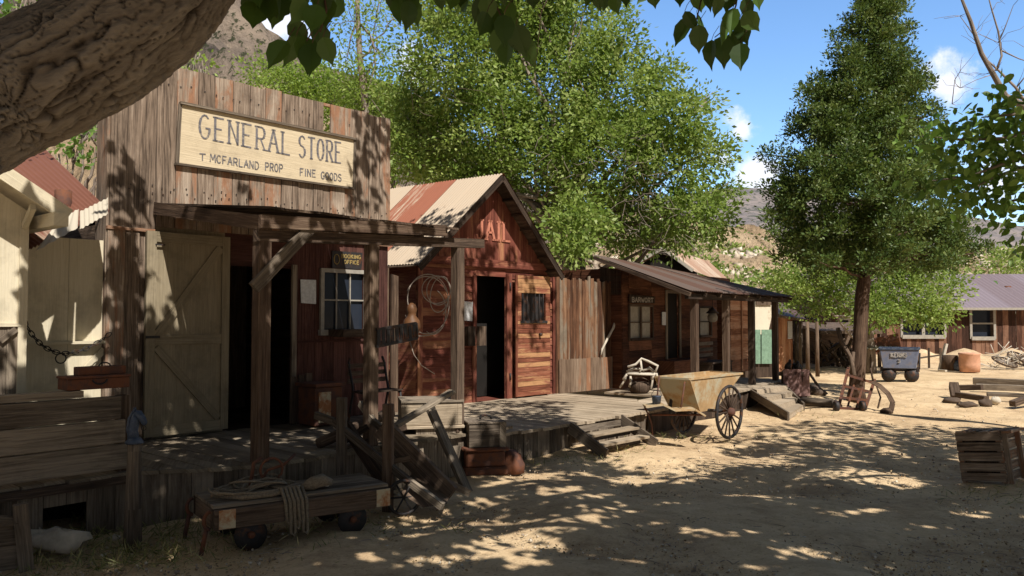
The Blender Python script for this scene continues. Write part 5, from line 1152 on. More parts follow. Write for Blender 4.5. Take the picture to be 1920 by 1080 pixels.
def left_crate():
    o = thing('old_trough', G(10, 1075), 'bleached grey wooden trough end in the lower left corner', 'trough'); X = Plane(tuple(G(50, 1070).xy), 60)
    mb = MB(); t0 = -1.0
    for z0, z1 in ((0.02, .20), (.205, .37)): X.slab(mb, t0, -.04, z0, z1, -.04, 0)
    mb.build('plank', 'grey', o, bevel=.006); mb = MB(); mb.beam(X.pt(0, 0, .0), X.pt(-.05, .5, .0), .10, .06, up=X.n); mb.build('corner_post', 'grey', o)
    mb = MB(); mb.tube([X.pt(-1, .40, -.02), X.pt(-.3, .41, -.02), X.pt(-.06, .36, -.02)], .05, 8, wob=.1); mb.build('rail', 'grey', o)
left_crate()
def rocks():
    def rock(c, s, mat, lab, sq=(1, .7, .5), nm='rock'):
        mb = MB(); nu, nv = 12, 7; vs = []; ph = [random.uniform(0, 6) for _ in range(6)]
        for j in range(nv+1):
            for i in range(nu):
                th = math.pi*j/nv; a = 2*math.pi*i/nu; k = 1+.15*math.sin(3*a+ph[0]+j)+.12*math.sin(2*a+ph[1]-j*1.7)+random.uniform(-.06, .06)
                vs.append(c+Vector((s*sq[0]*k*math.sin(th)*math.cos(a), s*sq[1]*k*math.sin(th)*math.sin(a), s*sq[2]*(k*math.cos(th)+.5))))
        mb.add(vs, [(j*nu+i, (j+1)*nu+i, (j+1)*nu+(i+1) % nu, j*nu+(i+1) % nu) for j in range(nv) for i in range(nu)], [[(0, 0)]*4]*(nu*nv), .5, True); tag(mb.build(nm, mat), lab, 'rock', 'rocks')
    rock(G(105, 1036)+Vector((0, .05, .03)), .25, 'rock', 'pale rounded slab rock below the porch hole', (1, .5, .38)); rock(G(72, 1030)+Z*.02, .13, 'rock', 'smaller pale stone leaning on the slab rock at left', (1, .7, .7))
    rock(G(216, 1011), .05, 'rock', 'tiny stone at the foot of the hitching post'); rock(G(1640, 1042), .028, 'rock', 'single tiny pale stone on the open dirt in front')
    rock(G(1520, 745)+Z*.05, .30, 'darkrock', 'dark rounded boulder just left of the hand truck', (1.2, .8, .5))
    rock(G(1560, 762), .2, 'darkrock', 'low dark boulder at the hand truck foot', (1, .7, .45))
    return rock
rock = rocks()
def crate():
    o = thing('slatted_crate', G(1848, 915), 'tilted old slatted wooden crate standing in tree shade at right', 'crate'); X = Plane(tuple(G(1804, 902).xy), 138); tl = R(7)
    u = X.u*math.cos(tl)+Z*math.sin(tl); w = -X.u*math.sin(tl)+Z*math.cos(tl); p0 = X.pt(.0, .0, 0)+Z*-.02; Wd, Hh, Dp = .46, .56, .50
    f = lambda a, b, c: p0+u*a+w*b-X.n*c
    mb = MB()
    for k in range(5): z = .02+k*.115; mb.hexa([f(0, z, 0), f(Wd, z, 0), f(Wd, z, .02), f(0, z, .02), f(0, z+.095, 0), f(Wd, z+.095, 0), f(Wd, z+.095, .02), f(0, z+.095, .02)])
    mb.build('front_slats', 'facade', o); mb = MB()
    for k in range(5): z = .02+k*.115; mb.hexa([f(Wd, z, 0), f(Wd+.02, z, 0), f(Wd+.02, z, Dp), f(Wd, z, Dp), f(Wd, z+.09, 0), f(Wd+.02, z+.09, 0), f(Wd+.02, z+.09, Dp), f(Wd, z+.09, Dp)])
    mb.build('side_slats', 'facade', o); mb = MB()
    for k in range(5): q = .01+k*.12; mb.hexa([f(q, Hh, 0), f(q+.1, Hh, 0), f(q+.1, Hh, Dp), f(q, Hh, Dp)]+[f(q, Hh+.02, 0), f(q+.1, Hh+.02+random.uniform(0, .02), 0), f(q+.1, Hh+.02, Dp), f(q, Hh+.02, Dp)])
    mb.build('top_slats', 'facade', o)
    for a, c in ((.0, .022), (Wd-.05, .022), (Wd+.022, .01), (Wd+.022, Dp-.05)): mb = MB(); mb.hexa([f(a, 0, c), f(a+.055, 0, c), f(a+.055, 0, c+.024), f(a, 0, c+.024), f(a, Hh+.03, c), f(a+.055, Hh+.03, c), f(a+.055, Hh+.03, c+.024), f(a, Hh+.03, c+.024)]); mb.build('corner_post', 'facade', o)
    mb = MB(); mb.hexa([f(.02, .02, .1), f(Wd-.02, .02, .1), f(Wd-.02, .02, .12), f(.02, .02, .12), f(.02, Hh-.02, .1), f(Wd-.02, Hh-.02, .1), f(Wd-.02, Hh-.02, .12), f(.02, Hh-.02, .12)]); mb.build('inner_board', 'dark', o)
crate()
def blue_cart():
    c = G(1682, 716); o = thing('blue_ore_car', c, 'blue grey iron mine car with white lettering across the yard', 'mine car'); d = c.y
    L0 = P(1640, 700, d+.2); ln = Vector((P(1700, 700, d).x-P(1645, 700, d).x, 0, 0)).length
    # long side faces left-toward viewer
    u = Vector((math.sin(R(75)), math.cos(R(75))*-1, 0)).normalized(); n = Vector((u.y, -u.x, 0)).normalized()
    u = Vector((.93, -.36, 0)).normalized(); n = Vector((-.36, -.93, 0)).normalized(); w = Vector((.45, .89, 0)).normalized()
    p = P(1650, 716, d); p.z = 0; e = 1.05; h0, h1 = .40, .40+.56
    A, Bq = p, p+u*e; C_, D_ = Bq+w*.9, A+w*.9
    mb = MB()
    mb.hexa([A+Z*h0+u*.08, Bq+Z*h0-u*.08, C_+Z*h0-u*.08, D_+Z*h0+u*.08, A+Z*h1, Bq+Z*h1, C_+Z*h1, D_+Z*h1]); mb.build('tub', 'blue', o, bevel=.02)
    mb = MB()
    for a, b in ((A, Bq), (Bq, C_), (C_, D_), (D_, A)): mb.beam(a+Z*(h1+.02), b+Z*(h1+.02), .06, .05)
    mb.build('rim', 'blueiron', o)
    fn = lambda x, z: A+u*x+Z*z+(u.cross(Z))*.02
    mb = MB(); lettering(mb, 'KERNS', fn, .3, .72, .74, .86, .028, u.cross(Z).normalized()*.012, gapf=.3); lettering(mb, '3', fn, .48, .55, .58, .67, .025, u.cross(Z).normalized()*.012); mb.build('lettering', 'whiteletter', o)
    mb = MB(); mb.beam(A+Z*.36+w*.2, Bq+Z*.36+w*.2, .1, .1); mb.beam(A+Z*.36+w*.7, Bq+Z*.36+w*.7, .1, .1); mb.tube([Bq+Z*.4, Bq+Z*.85+u*.02+w*.3], .02, 6); mb.build('chassis', 'iron', o)
    for f in (.22, .8):
        for s in (.08, .82):
            cc = A+u*e*f+w*s+Z*.2; x = w; mb = MB(); mb.lathe(cc-x*.04, [(.03, 0), (.17, 0), (.175, .05), (.2, .055), (.2, .08), (.03, .08)], 16, axis=x); mb.build('wheel', 'iron', o)
    # corrugated shelter behind left
    mb = MB(); a = P(1628, 655, 27); b = P(1700, 657, 27); corrugated(mb, a+Vector((0, 1, .15)), b+Vector((0, 1, .15)), b, a, pitch=.16, amp=.03, rn=[.1, .4], rows=2)
    s = thing('corrugated_lean_to', P(1660, 700, 27.5), 'small corrugated sheet roof on stakes behind the blue car', 'shelter'); mb.build('roof', 'galv', s)
    for x in (1632, 1662, 1697): q = P(x, 657, 27.3); mb = MB(); mb.tube([Vector((q.x, q.y, 0)), q], .03, 6); mb.build('stake', 'dark', s)
    mb = MB(); mb.beam(Vector((P(1632, 700, 27.5).x, 27.6, .9)), Vector((P(1690, 700, 27.5).x, 27.6, 1.1)), .05, .5); mb.build('back_board', 'rust', s)
blue_cart()
def hand_truck():
    o = thing('hand_truck', G(1600, 772), 'rusty red platform hand truck leaning on the conifer trunk', 'hand truck')
    bl, br, tr, tl_ = P(1572, 765, 16.4), P(1622, 767, 16.3), P(1640, 716, 17.2), P(1590, 700, 17.2); up = (tl_-bl).normalized()
    mb = MB(); mb.beam(bl, P(1591, 690, 17.4), .05, .05); mb.beam(br, P(1640, 712, 17.3), .05, .05); mb.build('side_rail', 'rust', o)
    mb = MB()
    for f in (0, .3, .62, .95): mb.beam(bl.lerp(tl_, f), br.lerp(tr, f), .03, .05)
    for g in (.33, .66): mb.beam(bl.lerp(br, g), tl_.lerp(tr, g).lerp(bl.lerp(br, g), .3), .03, .04)
    mb.build('cross_bar', 'rust', o)
    for x in (1568, 1617):
        c = P(x, 770, 16.2); c.z = .11; mb = MB(); mb.lathe(c-Vector((.04, 0, 0)), [(.03, 0), (.1, 0), (.11, .02), (.11, .06), (.1, .08), (.03, .08)], 12, axis=(1, 0, 0)); mb.build('wheel', 'iron', o)
    mb = MB(); pts = [P(1636, 716, 16.9), P(1650, 724, 16.7), P(1665, 738, 16.5), P(1674, 755, 16.3), P(1671, 768, 16.2), P(1660, 770, 16.3)]
    for a, b in zip(pts[:-1], pts[1:]): mb.beam(a, b, .10, .02, up=(0, -1, .3))
    mb.tube([P(1643, 722, 16.9), P(1651, 745, 16.7), P(1646, 765, 16.5)], .018, 6); mb.tube([P(1632, 690, 17), P(1637, 714, 17)], .02, 6); c = P(1662, 768, 16.2); mb.lathe(c-Z*.07, [(.12, 0), (.13, .05), (.06, .1)], 9)
    tag(mb.build('plough_blade', 'post'), 'curved wooden plough beam leaning right of the hand truck', 'plough')
    mb = MB(); a, b = P(1505, 766, 17.2), P(1562, 768, 16.7); a.z = b.z = .1; mb.tube([a, b], .1, 8); tag(mb.build('log', 'grey'), 'short grey log on the ground left of the hand truck', 'log')
    mb = MB(); mb.tube([P(1602, 705, 17.6), P(1596, 672, 17.9), P(1578, 640, 18.2), P(1571, 615, 18.3)], .05, 7, wob=.1); mb.tube([P(1597, 700, 17.9), P(1600, 660, 18)], .04, 6); tag(mb.build('leaning_poles', 'dark'), 'crossed dark poles leaning against the conifer trunk', 'poles')
hand_truck()
def right_yard():
    def beam_(a, b, w, h, lab, mat='dark', cat='timber', nm='railway_timber', grp='old timbers lying in the yard'):
        mb = MB(); mb.beam(a, b, w, h); tag(mb.build(nm, mat, bevel=.01), lab, cat, grp)
    beam_(P(1826, 714, 22), P(1990, 722, 20.5), .2, .18, 'longest grey timber, topmost and rearmost of the yard pile', 'grey')
    beam_(P(1830, 725, 20.5), P(1990, 731, 19.5), .16, .15, 'grey timber just in front of the rearmost one', 'grey')
    beam_(P(1786, 727, 19.5), P(1842, 726, 19.0), .16, .13, 'short dark timber propped up at the left end of the pile')
    beam_(P(1795, 740, 18.5), P(1850, 748, 17.6), .14, .12, 'dark slanting timber below the propped one')
    beam_(P(1850, 739, 18.5), P(1925, 742, 18.2), .1, .08, 'thin pale plank low in the yard pile', 'grey')
    beam_(P(1898, 757, 16.9), P(1960, 735, 17.6), .14, .12, 'dark timber slanting out of the right of the pile')
    beam_(P(1788, 722, 19.2), P(1793, 748, 18.8), .2, .2, 'dark upright block holding the propped timber')
    rock(G(1785, 754), .17, 'darkrock', 'flat dark rock left of the timber pile', (1.2, .7, .4)); rock(G(1815, 762), .19, 'darkrock', 'flat dark rock in front of the timber pile', (1.1, .7, .35)); rock(G(1848, 760), .15, 'darkrock', 'dark rock under the slanting timber', (1, .7, .6)); rock(G(1866, 755), .12, 'rock', 'whitish rock beside the dark slanting timber', (1, .7, .7))
    o = thing('clay_drum', G(1818, 696), 'salmon terracotta drum before the far house', 'drum'); c = G(1818, 697); mb = MB(); mb.lathe(c, [(.32, 0), (.335, .25), (.33, .58), (.345, .6), (.345, .66), (.30, .66)], 20); mb.build('drum_body', 'terracotta', o)
    c = G(1782, 695); mb = MB(); mb.lathe(c, [(.26, 0), (.28, .3), (.25, .55)], 10); mb.build('stump', 'post'); tag(bpy.data.objects['stump'], 'short brown tree stump left of the terracotta drum', 'stump')
    mb = MB(); mb.beam(G(1762, 694), G(1762, 694)+Vector((.25, 0, .95)), .14, .08); mb.beam(G(1760, 696)+Z*.03, G(1774, 697)+Z*.03, .1, .06); tag(mb.build('white_stake', 'branch'), 'pale leaning stake between low fence and stump', 'stake')
    mb = MB(); c = G(1799, 696); mb.lathe(c, [(.14, 0), (.2, .1), (.2, .25), (.12, .38)], 10); tag(mb.build('iron_kettle', 'blueiron'), 'blue dark iron kettle beside the terracotta drum', 'kettle')
    o = thing('low_rail_fence', G(1740, 690), 'low rail fence with tan boards before the far house', 'fence')
    for x in (1722, 1742, 1764): g = G(x, 690); mb = MB(); mb.beam(g, g+Z*.75, .07, .07); mb.build('post', 'dark', o)
    mb = MB(); mb.beam(G(1716, 690)+Z*.35, G(1770, 690)+Z*.5, .04, .06); mb.build('rail', 'grey', o)
    mb = MB(); vs = []
    for i in range(25):
        for j in range(6): x = 1700+i*18; g = G(x, 681-j*2.6); vs.append(g+Z*(.0+.55*math.sin(math.pi*j/5)*(.7+.3*math.sin(i*1.3))*(1 if 0 < i < 24 else 0)-.02))
    mb.add(vs, [(i*6+j, (i+1)*6+j, (i+1)*6+j+1, i*6+j+1) for i in range(24) for j in range(5)], [[(0, 0)]*4]*120, .5, True); o = mb.build('earth_bank', 'ground'); o['kind'] = 'structure'
    # wagon wheel pile
    for k, (x, y, r, tl, lab) in enumerate(((1884, 692, .42, 66, 'leftmost old wagon wheel lying in the brush by the far house'), (1912, 690, .42, 55, 'second old wagon wheel leaning among pale sticks'), (1935, 692, .5, 70, 'old wagon wheel at the picture edge by the far house'))):
        g = G(x, y); o = thing('wagon_wheel', g, lab, 'wagon wheel', 'wagon wheels by the far house'); ax = Vector((.2, -math.cos(R(tl)), math.sin(R(tl)))).normalized(); a = ax.cross(Vector((1, 0, 0))).normalized(); b = ax.cross(a); c = g+Z*(r*math.cos(R(tl))+.1)
        mb = MB(); mb.tube([c+(a*math.cos(q)+b*math.sin(q))*r for q in np.linspace(0, 6.283, 25)[:-1]], .035, 6, closed=True); mb.build('rim', 'post', o); mb = MB()
        for q in np.linspace(0, 6.283, 13)[:-1]: mb.tube([c, c+(a*math.cos(q)+b*math.sin(q))*r], .022, 5)
        mb.build('spokes', 'barkg', o)
    mb = MB()
    for k in range(90):
        p = G(random.uniform(1860, 1990), random.uniform(682, 693))+Z*random.uniform(0, .5); q = p+Vector((random.uniform(-.8, .8), random.uniform(-.3, .3), random.uniform(-.15, .5))); mb.tube([p, q], .015, 4)
    tag(mb.build('brushwood', 'branch'), 'tangle of pale dry sticks around the wagon wheels', 'brushwood', kind='stuff')
right_yard()

# ================================================================== TREES
def tree(name, lobes, depth, base, rtrunk, leaf, size, dens, label, cat='tree', bark='barkg', puff=.22, per=14, group=None, width=.55, shell=.5, branches=10, dspread=.8, topf=.8, trunk_pts=None, stretch=1):
    o = thing(name, base, label, cat, group); L = [(P(l[0], l[1], depth), l[2]/FPX*depth) for l in lobes]
    cz = sum((a for a, _ in L), Vector())/len(L); top = Vector((base.x*.4+cz.x*.6, base.y*.5+cz.y*.5, cz.z*topf+base.z))
    mb = MB(); pts = limb(mb, base, top, rtrunk, rtrunk*.45, 8, .02, 9) if not trunk_pts else trunk_pts
    if trunk_pts: mb.tube(trunk_pts, [rtrunk*(1-.6*i/(len(trunk_pts)-1)) for i in range(len(trunk_pts))], 10, wob=.03)
    tr = mb.build('trunk', bark, o); mb = MB()
    for c, r in L[:branches*3]:
        s = pts[random.randint(len(pts)//3, len(pts)-1)]; p = limb(mb, s, c, rtrunk*.3, rtrunk*.07, 5, .07, 5)
        for _ in range(4): limb(mb, p[-2], c+Vector((random.gauss(0, r*.6), random.gauss(0, r*.6), random.gauss(0, r*.6))), rtrunk*.08, .008, 3, .1, 4)
    mb.build('branches', bark, o)
    p, d, t = lobe_points(lobes, depth, dens, dspread, puff, per, shell, stretch); leaves('crown', p, size*rng.uniform(.7, 1.3, len(p)), d, leaf, o, width=width, rnd=t); return o
tree('broadleaf_tree', [(850, 120, 95), (960, 60, 100), (1080, 40, 85), (1165, 80, 42), (800, 250, 90), (900, 250, 110), (1020, 180, 120), (1150, 180, 95), (1235, 160, 45), (1275, 225, 55), (1325, 190, 20), (1330, 285, 40), (1355, 350, 26), (1240, 290, 75), (1130, 300, 110), (1000, 330, 110), (760, 215, 50), (1080, 420, 60, -4), (1180, 420, 65), (1270, 400, 60), (1335, 405, 38), (1072, 475, 32, -5), (1240, 440, 30), (740, 290, 50), (830, 20, 50), (1000, -60, 100), (900, -60, 80), (870, 340, 60)],
     23, Vector((2.2, 24, 0)), .34, 'leafA', .14, 90, 'huge sprawling light green tree rising behind the jail roof', puff=.19, per=34, dspread=1.6, width=.5)
tree('broadleaf_tree', [(660, 40, 44), (705, 60, 44), (650, 105, 30), (722, 112, 28), (742, 30, 20), (690, 150, 40), (640, -20, 40), (715, -10, 35)], 27, Vector((P(690, 590, 27).x, 27, 0)), .16, 'leafB', .12, 70, 'slender airy light green tree above the store false front', puff=.3, per=10, trunk_pts=[Vector((P(x, 500, 27).x, 27, P(x, y, 27).z if y < 590 else 0)) for x, y in ((700, 600), (692, 330), (682, 190), (672, 110), (668, 40), (664, -40))])
for lb, d, lab in (([(495, 148, 38), (545, 148, 42), (590, 158, 44), (640, 160, 46), (600, 200, 50), (560, 175, 40)], 30, 'rounded light bush behind the middle of the false front'), ([(700, 175, 50), (750, 180, 46), (725, 230, 50), (670, 195, 44), (775, 235, 44)], 28, 'dense light green tree behind the false front right end')):
    tree('broadleaf_tree', lb, d, Vector((P(lb[1][0], 590, d).x, d, 0)), .14, 'leafB', .13, 150, lab, puff=.3, per=12, group='light green trees behind the store')
tree('broadleaf_tree', [(365, 108, 17), (350, 125, 14), (380, 120, 10)], 14, Vector((P(362, 590, 14).x, 14, 0)), .05, 'leafB', .09, 90, 'small bright green treetop peeping above the false front left end', puff=.12, per=10)
tree('broadleaf_tree', [(140, 265, 34), (185, 250, 32), (110, 290, 20), (195, 290, 26), (150, 220, 30), (215, 230, 30)], 12.5, Vector((P(150, 590, 12.5).x, 12.5, 0)), .12, 'leafR', .12, 120, 'dark green leafy tree behind the lean-to shed roof', puff=.16, per=10)
tree('broadleaf_tree', [(15, 25, 45), (-20, 60, 40), (50, 0, 30), (90, -20, 30)], 9, Vector((P(-150, 590, 9).x, 9, 0)), .1, 'leafR', .10, 120, 'leafy twigs in the top left corner above the thick limb', puff=.16, per=10)
tree('broadleaf_tree', [(1450, 545, 34), (1500, 515, 34), (1530, 560, 44), (1600, 545, 48), (1650, 500, 50), (1700, 560, 48), (1755, 580, 34), (1560, 500, 44), (1780, 540, 34), (1640, 580, 36), (1720, 500, 44)], 27, Vector((12.3, 27.5, 0)), .2, 'leafA', .13, 95, 'low spreading green tree behind the conifer trunk', puff=.22, per=30, dspread=1.2)
for i, (x, y, r, lab) in enumerate(((1870, 490, 20, 'pale olive shrub tree above the far house roof, left one'), (1905, 488, 24, 'pale olive shrub tree above the far house roof, right one'), (1300, 455, 22, 'small scrub tree on the tan slope above the rear gable'))):
    tree('scrub_tree', [(x, y, r), (x-r, y+8, r*.7), (x+r, y+6, r*.7), (x, y+20, r)], 62, Vector((P(x, 590, 62).x, 62, 0)), .12, 'leafA', .3, 14, lab, puff=.6, per=12, group='scrub trees beyond the yard')
def dead_twigs():
    o = [x for x in bpy.data.objects if x.name == 'broadleaf_tree'][0]; mb = MB()
    for (x, y, r, n) in ((1180, 275, 45, 60), (1215, 380, 60, 90), (1150, 330, 50, 60), (1260, 440, 40, 50), (1040, 300, 40, 30), (800, 150, 60, 25), (1230, 330, 40, 40)):
        for _ in range(n//2):
            a = P(random.gauss(x, r*.6), random.gauss(y, r*.6), 23-random.uniform(1.0, 2.6)); b = a+Vector((random.gauss(0, .35), random.gauss(0, .2), random.gauss(-.1, .3))); m = a.lerp(b, .5)+Vector((random.gauss(0, .06), 0, random.gauss(0, .06))); mb.tube([a, m, b], [.009, .007, .003], 3, cap=False)
    mb.build('dead_twigs', 'barkg', o)
dead_twigs()
def conifer():
    base = G(1606, 752); d = base.y; rows = [(0, 1618, 1672), (25, 1600, 1690), (50, 1586, 1710), (80, 1570, 1712), (110, 1552, 1713), (140, 1525, 1735), (165, 1510, 1745), (195, 1500, 1746), (225, 1476, 1752), (255, 1485, 1760), (290, 1440, 1775), (325, 1436, 1785), (360, 1434, 1795), (400, 1436, 1805), (435, 1442, 1830), (465, 1462, 1845), (486, 1490, 1825)]
    lobes = [(1645, -30, 26), (1640, -60, 18)]
    for y, a, b in rows:
        c = (a+b)/2; hw = (b-a)/2; n = max(2, int(hw/19))
        for k in range(n):
            f = (k+.5)/n*2-1; r = random.uniform(17, 30); x = c+f*(hw-r*1.15); dep = math.sqrt(max(0, 1-f*f))*hw/FPX*d
            if abs(x-1665) < 38 and 140 < y < 215 and random.random() < .6: continue
            if random.random() < .5 and y > 215: lobes.append((x, y, r, random.uniform(-.3, .3)))
            for s in (-1, 1):
                if random.random() < .74: lobes.append((x, y+random.uniform(-12, 12), r, s*dep*random.uniform(.45, 1)))
    for y, a, b in rows:
        for e, sg in ((a, -1), (b, 1)):
            for _ in range(2):
                if random.random() < .75: lobes.append((e+sg*random.uniform(-12, 3), y+random.uniform(-13, 13), random.uniform(8, 15), random.uniform(-.5, .5)))
    for _ in range(60):
        y, a, b = random.choice(rows); lobes.append((random.uniform(a, b), y+random.uniform(-12, 12), random.uniform(9, 15), -(b-a)/2/FPX*d*random.uniform(.9, 1.15)))
    o = thing('conifer_tree', base, 'tall dark conical conifer with a bare brown trunk in the yard', 'tree')
    pts = [base-Z*.05, base+Z*.25]+[P(x, y, d+.0) for x, y in ((1612, 640), (1616, 560), (1625, 480), (1635, 380), (1645, 250), (1650, 120), (1648, 0), (1646, -60))]
    mb = MB(); mb.tube(pts, [.24, .17, .155, .15, .14, .12, .09, .06, .04, .02], 10, wob=.04); mb.build('trunk', 'barkp', o); mb = MB()
    for k in range(60):
        l = random.choice(lobes); y = l[1]; s = P(1616+(560-y)*.06 if y > 0 else 1646, min(520, y+30), d); limb(mb, s, P(l[0], y, d+(l[3] if len(l) > 3 else 0)), .035, .01, 4, .04, 5)
    mb.tube([P(1620, 510, d), P(1660, 500, d-.1), P(1710, 480, d-.3), P(1760, 470, d-.5)], [.05, .04, .03, .015], 6); mb.build('branches', 'barkp', o)
    p, dd, t = lobe_points(lobes, d, 340, .4, .075, 24, .35, 1.1); dd = dd+np.array([0, 0, .5])
    leaves('crown', p, .075*rng.uniform(.7, 1.4, len(p)), dd, 'leafP', o, width=.5, rnd=t)
conifer()
def bare_tree():
    o = thing('bare_tree', G(2020, 760), 'leafless grey tree reaching into the upper right sky', 'tree'); d = 13
    f = lambda x, y: P(x, y, d); mb = MB(); base = Vector((f(2050, 590).x, d, 0))
    mb.tube([base, f(2040, 400), f(1985, 260), f(1930, 205), f(1885, 180), f(1860, 135), f(1840, 100), f(1820, 40), f(1800, -10)], [.16, .13, .10, .07, .05, .042, .036, .03, .02], 8); mb.build('trunk', 'barkg', o); mb = MB()
    for pts, r in (([(1930, 205), (1905, 165), (1870, 130), (1850, 112)], .03), ([(1868, 132), (1878, 105), (1872, 60), (1860, 20), (1852, -10)], .022), ([(1850, 112), (1835, 85), (1828, 60)], .015), ([(1872, 80), (1885, 50), (1900, 10)], .012), ([(1878, 95), (1910, 110), (1940, 120)], .014), ([(1825, 65), (1800, 30), (1770, 35)], .008), ([(1905, 165), (1925, 140), (1935, 90)], .014), ([(1860, 140), (1830, 150), (1800, 165)], .008), ([(1785, 195), (1790, 150), (1800, 135)], .008)):
        mb.tube([f(*p) for p in pts], [r*(1-.6*i/(len(pts)-1)) for i in range(len(pts))], 5)
        for _ in range(5):
            a = Vector(f(*random.choice(pts))); limb(mb, a, a+Vector((random.uniform(-.4, .4), random.uniform(-.3, .3), random.uniform(-.1, .45))), .005, .002, 3, .1, 4)
    mb.build('branches', 'barkg', o)
bare_tree()
def right_tree():
    o = thing('overhanging_branch_tree', G(2300, 900), 'leafy branches reaching in from a tree beyond the right edge', 'tree'); d = 7.5; mb = MB(); base = Vector((7.3, 7.4, 0))
    mb.tube([base, base+Vector((-.1, 0, 1.5)), base+Vector((-.3, .0, 3)), base+Vector((-.8, 0, 4.2))], [.16, .13, .11, .08], 9); mb.build('trunk', 'barkg', o)
    tw = [[(2150, 200), (2000, 260), (1900, 300), (1820, 330), (1740, 340)], [(2100, 150), (1980, 190), (1900, 215), (1840, 220)], [(2150, 260), (1990, 340), (1920, 370), (1860, 390)], [(2100, 200), (1960, 240), (1880, 260), (1800, 262), (1720, 255)], [(2150, 350), (1990, 430), (1930, 455)], [(2100, 230), (1960, 300), (1870, 330), (1800, 365)]]
    mb = MB(); Ps = []
    for q in tw:
        pts = [P(x, y, d+random.uniform(-.5, .5)) for x, y in q]; mb.tube(pts, [.03*(1-.8*i/(len(pts)-1)) for i in range(len(pts))], 5)
        for i in range(1, len(pts)-1):
            for _ in range(110):
                c = pts[i].lerp(pts[i+1], random.random()); Ps.append(c+Vector((random.gauss(0, .16), random.gauss(0, .3), random.gauss(0, .13))))
        mb.tube([base+Vector((-.5, 0, 3.6)), pts[0]], .04, 6)
    mb.build('branches', 'barkg', o); n = len(Ps); dd = rng.normal(size=(n, 3))*.6+np.array([-.3, 0, -.5]); leaves('leaves', Ps, .092*rng.uniform(.6, 1.3, n), dd, 'leafR', o, LEAFB, .7)
right_tree()

PROT = []
def protect(pl, x0, y0, x1, y1, keep=.1, off=0):
    a, z1 = pl.tz(x0, y0, off); b, z0 = pl.tz(x1, y1, off); PROT.append((pl, min(a, b), max(a, b), min(z0, z1), max(z0, z1), keep, off))
def blocked(q):
    for pl, a, b, z0, z1, keep, off in PROT:
        k = ((q-pl.p).dot(pl.n)-off)/SUND.dot(pl.n)
        if k <= 0: continue
        w = q-SUND*k; t = (w-pl.p).dot(pl.u)
        if a < t < b and z0 < w.z < z1 and random.random() > keep: return True
    return False
protect(S, 262, 60, 655, 395, .0); protect(S, 265, 430, 372, 640, .12); protect(S, -200, 380, 48, 610, .0, 1.07); protect(S, -200, 610, 48, 740, .3, 1.07)
protect(S, 48, 400, 200, 735, .25); protect(J, 730, 320, 1045, 500, .12); protect(J, 960, 610, 1035, 745, .1); protect(F, 1040, 510, 1170, 730, .08)
# near tree: thick limb + hanging leaves + shade canopy
SH = [(1290, 862, 150, 20), (1400, 866, 100, 14), (1216, 897, 85, 13), (1600, 893, 135, 12), (1700, 903, 60, 8), (1054, 929, 55, 10), (1105, 972, 52, 16), (1330, 1004, 85, 15), (1490, 1035, 80, 14), (1240, 985, 60, 9), (1400, 1062, 110, 10), (1180, 1050, 60, 11), (1430, 1000, 50, 7), (940, 1010, 70, 36), (1010, 985, 60, 12), (805, 985, 85, 12), (760, 1000, 70, 10), (690, 1035, 60, 16), (830, 1050, 50, 14), (1560, 965, 60, 8), (1210, 830, 160, 20), (1000, 890, 60, 8), (940, 905, 40, 6), (830, 870, 45, 16), (280, 1042, 80, 14), (210, 1060, 60, 12), (1750, 990, 60, 8), (1650, 1060, 80, 10), (560, 1065, 60, 10), (650, 1012, 40, 9), (725, 1062, 55, 13), (905, 945, 45, 8), (985, 1062, 60, 14), (1020, 1018, 60, 10), (760, 960, 40, 6), (870, 985, 50, 10), (1130, 930, 40, 6), (1260, 945, 50, 6), (1420, 930, 60, 6), (1640, 960, 60, 7), (1830, 960, 50, 8), (480, 1045, 40, 8)]
SH = [(x, y, a*(1.3 if x < 1100 else 1.1), b*(1.35 if x < 1100 else 1.1)) for x, y, a, b in SH]
def shade_keep(px, py):
    bd = np.interp(px, [1200, 1380, 1420, 1500, 1600, 1920, 2200], [835, 815, 800, 788, 792, 803, 810])
    if py < bd: return False
    for (x, y, a, b) in SH:
        if ((px-x)/a)**2+((py-y)/b)**2 < random.uniform(.65, 1.25): return random.random() < .05
    return True
def keepmask(pos, skip=None):
    g = pos-np.array(SUND)*(pos[:, 2:3]/SUND.z); dn = g[:, 1]*math.cos(PHI)-H*math.sin(PHI); ok = g[:, 1] > 1.2; dn = np.where(ok, dn, 1)
    px = 960+FPX*g[:, 0]/dn; py = 540+FPX*(H*math.cos(PHI)+g[:, 1]*math.sin(PHI))/dn; cut = np.zeros(len(pos), bool)
    for x, y, a, b in SH:
        w = .10*np.sin(px*.05+y)+.08*np.sin(py*.35+x); cut |= ok & (((px-x)/a)**2+((py-y)/b)**2 < .85+w+rng.uniform(-.6, .3, len(pos)))
    cut &= rng.random(len(pos)) > .15
    for pl, a, b, z0, z1, keep, off in PROT:
        if skip is not None and pl in skip: continue
        k = ((pos-np.array(pl.p))@np.array(pl.n)-off)/SUND.dot(pl.n); w = pos-np.array(SUND)*k[:, None]; t = (w-np.array(pl.p))@np.array(pl.u)
        cut |= (k > 0) & (t > a) & (t < b) & (w[:, 2] > z0) & (w[:, 2] < z1) & (rng.random(len(pos)) > keep+.02)
    return ~cut
def inview(q, m=210):
    v = q-Vector((0, 0, H)); dn = v.y*math.cos(PHI)+v.z*math.sin(PHI)
    if dn < .05: return False
    sy = 540-FPX*(v.z*math.cos(PHI)-v.y*math.sin(PHI))/dn; sx = 960+FPX*v.x/dn
    return sy > -m-250/max(dn, 1) and -400 < sx < 2320
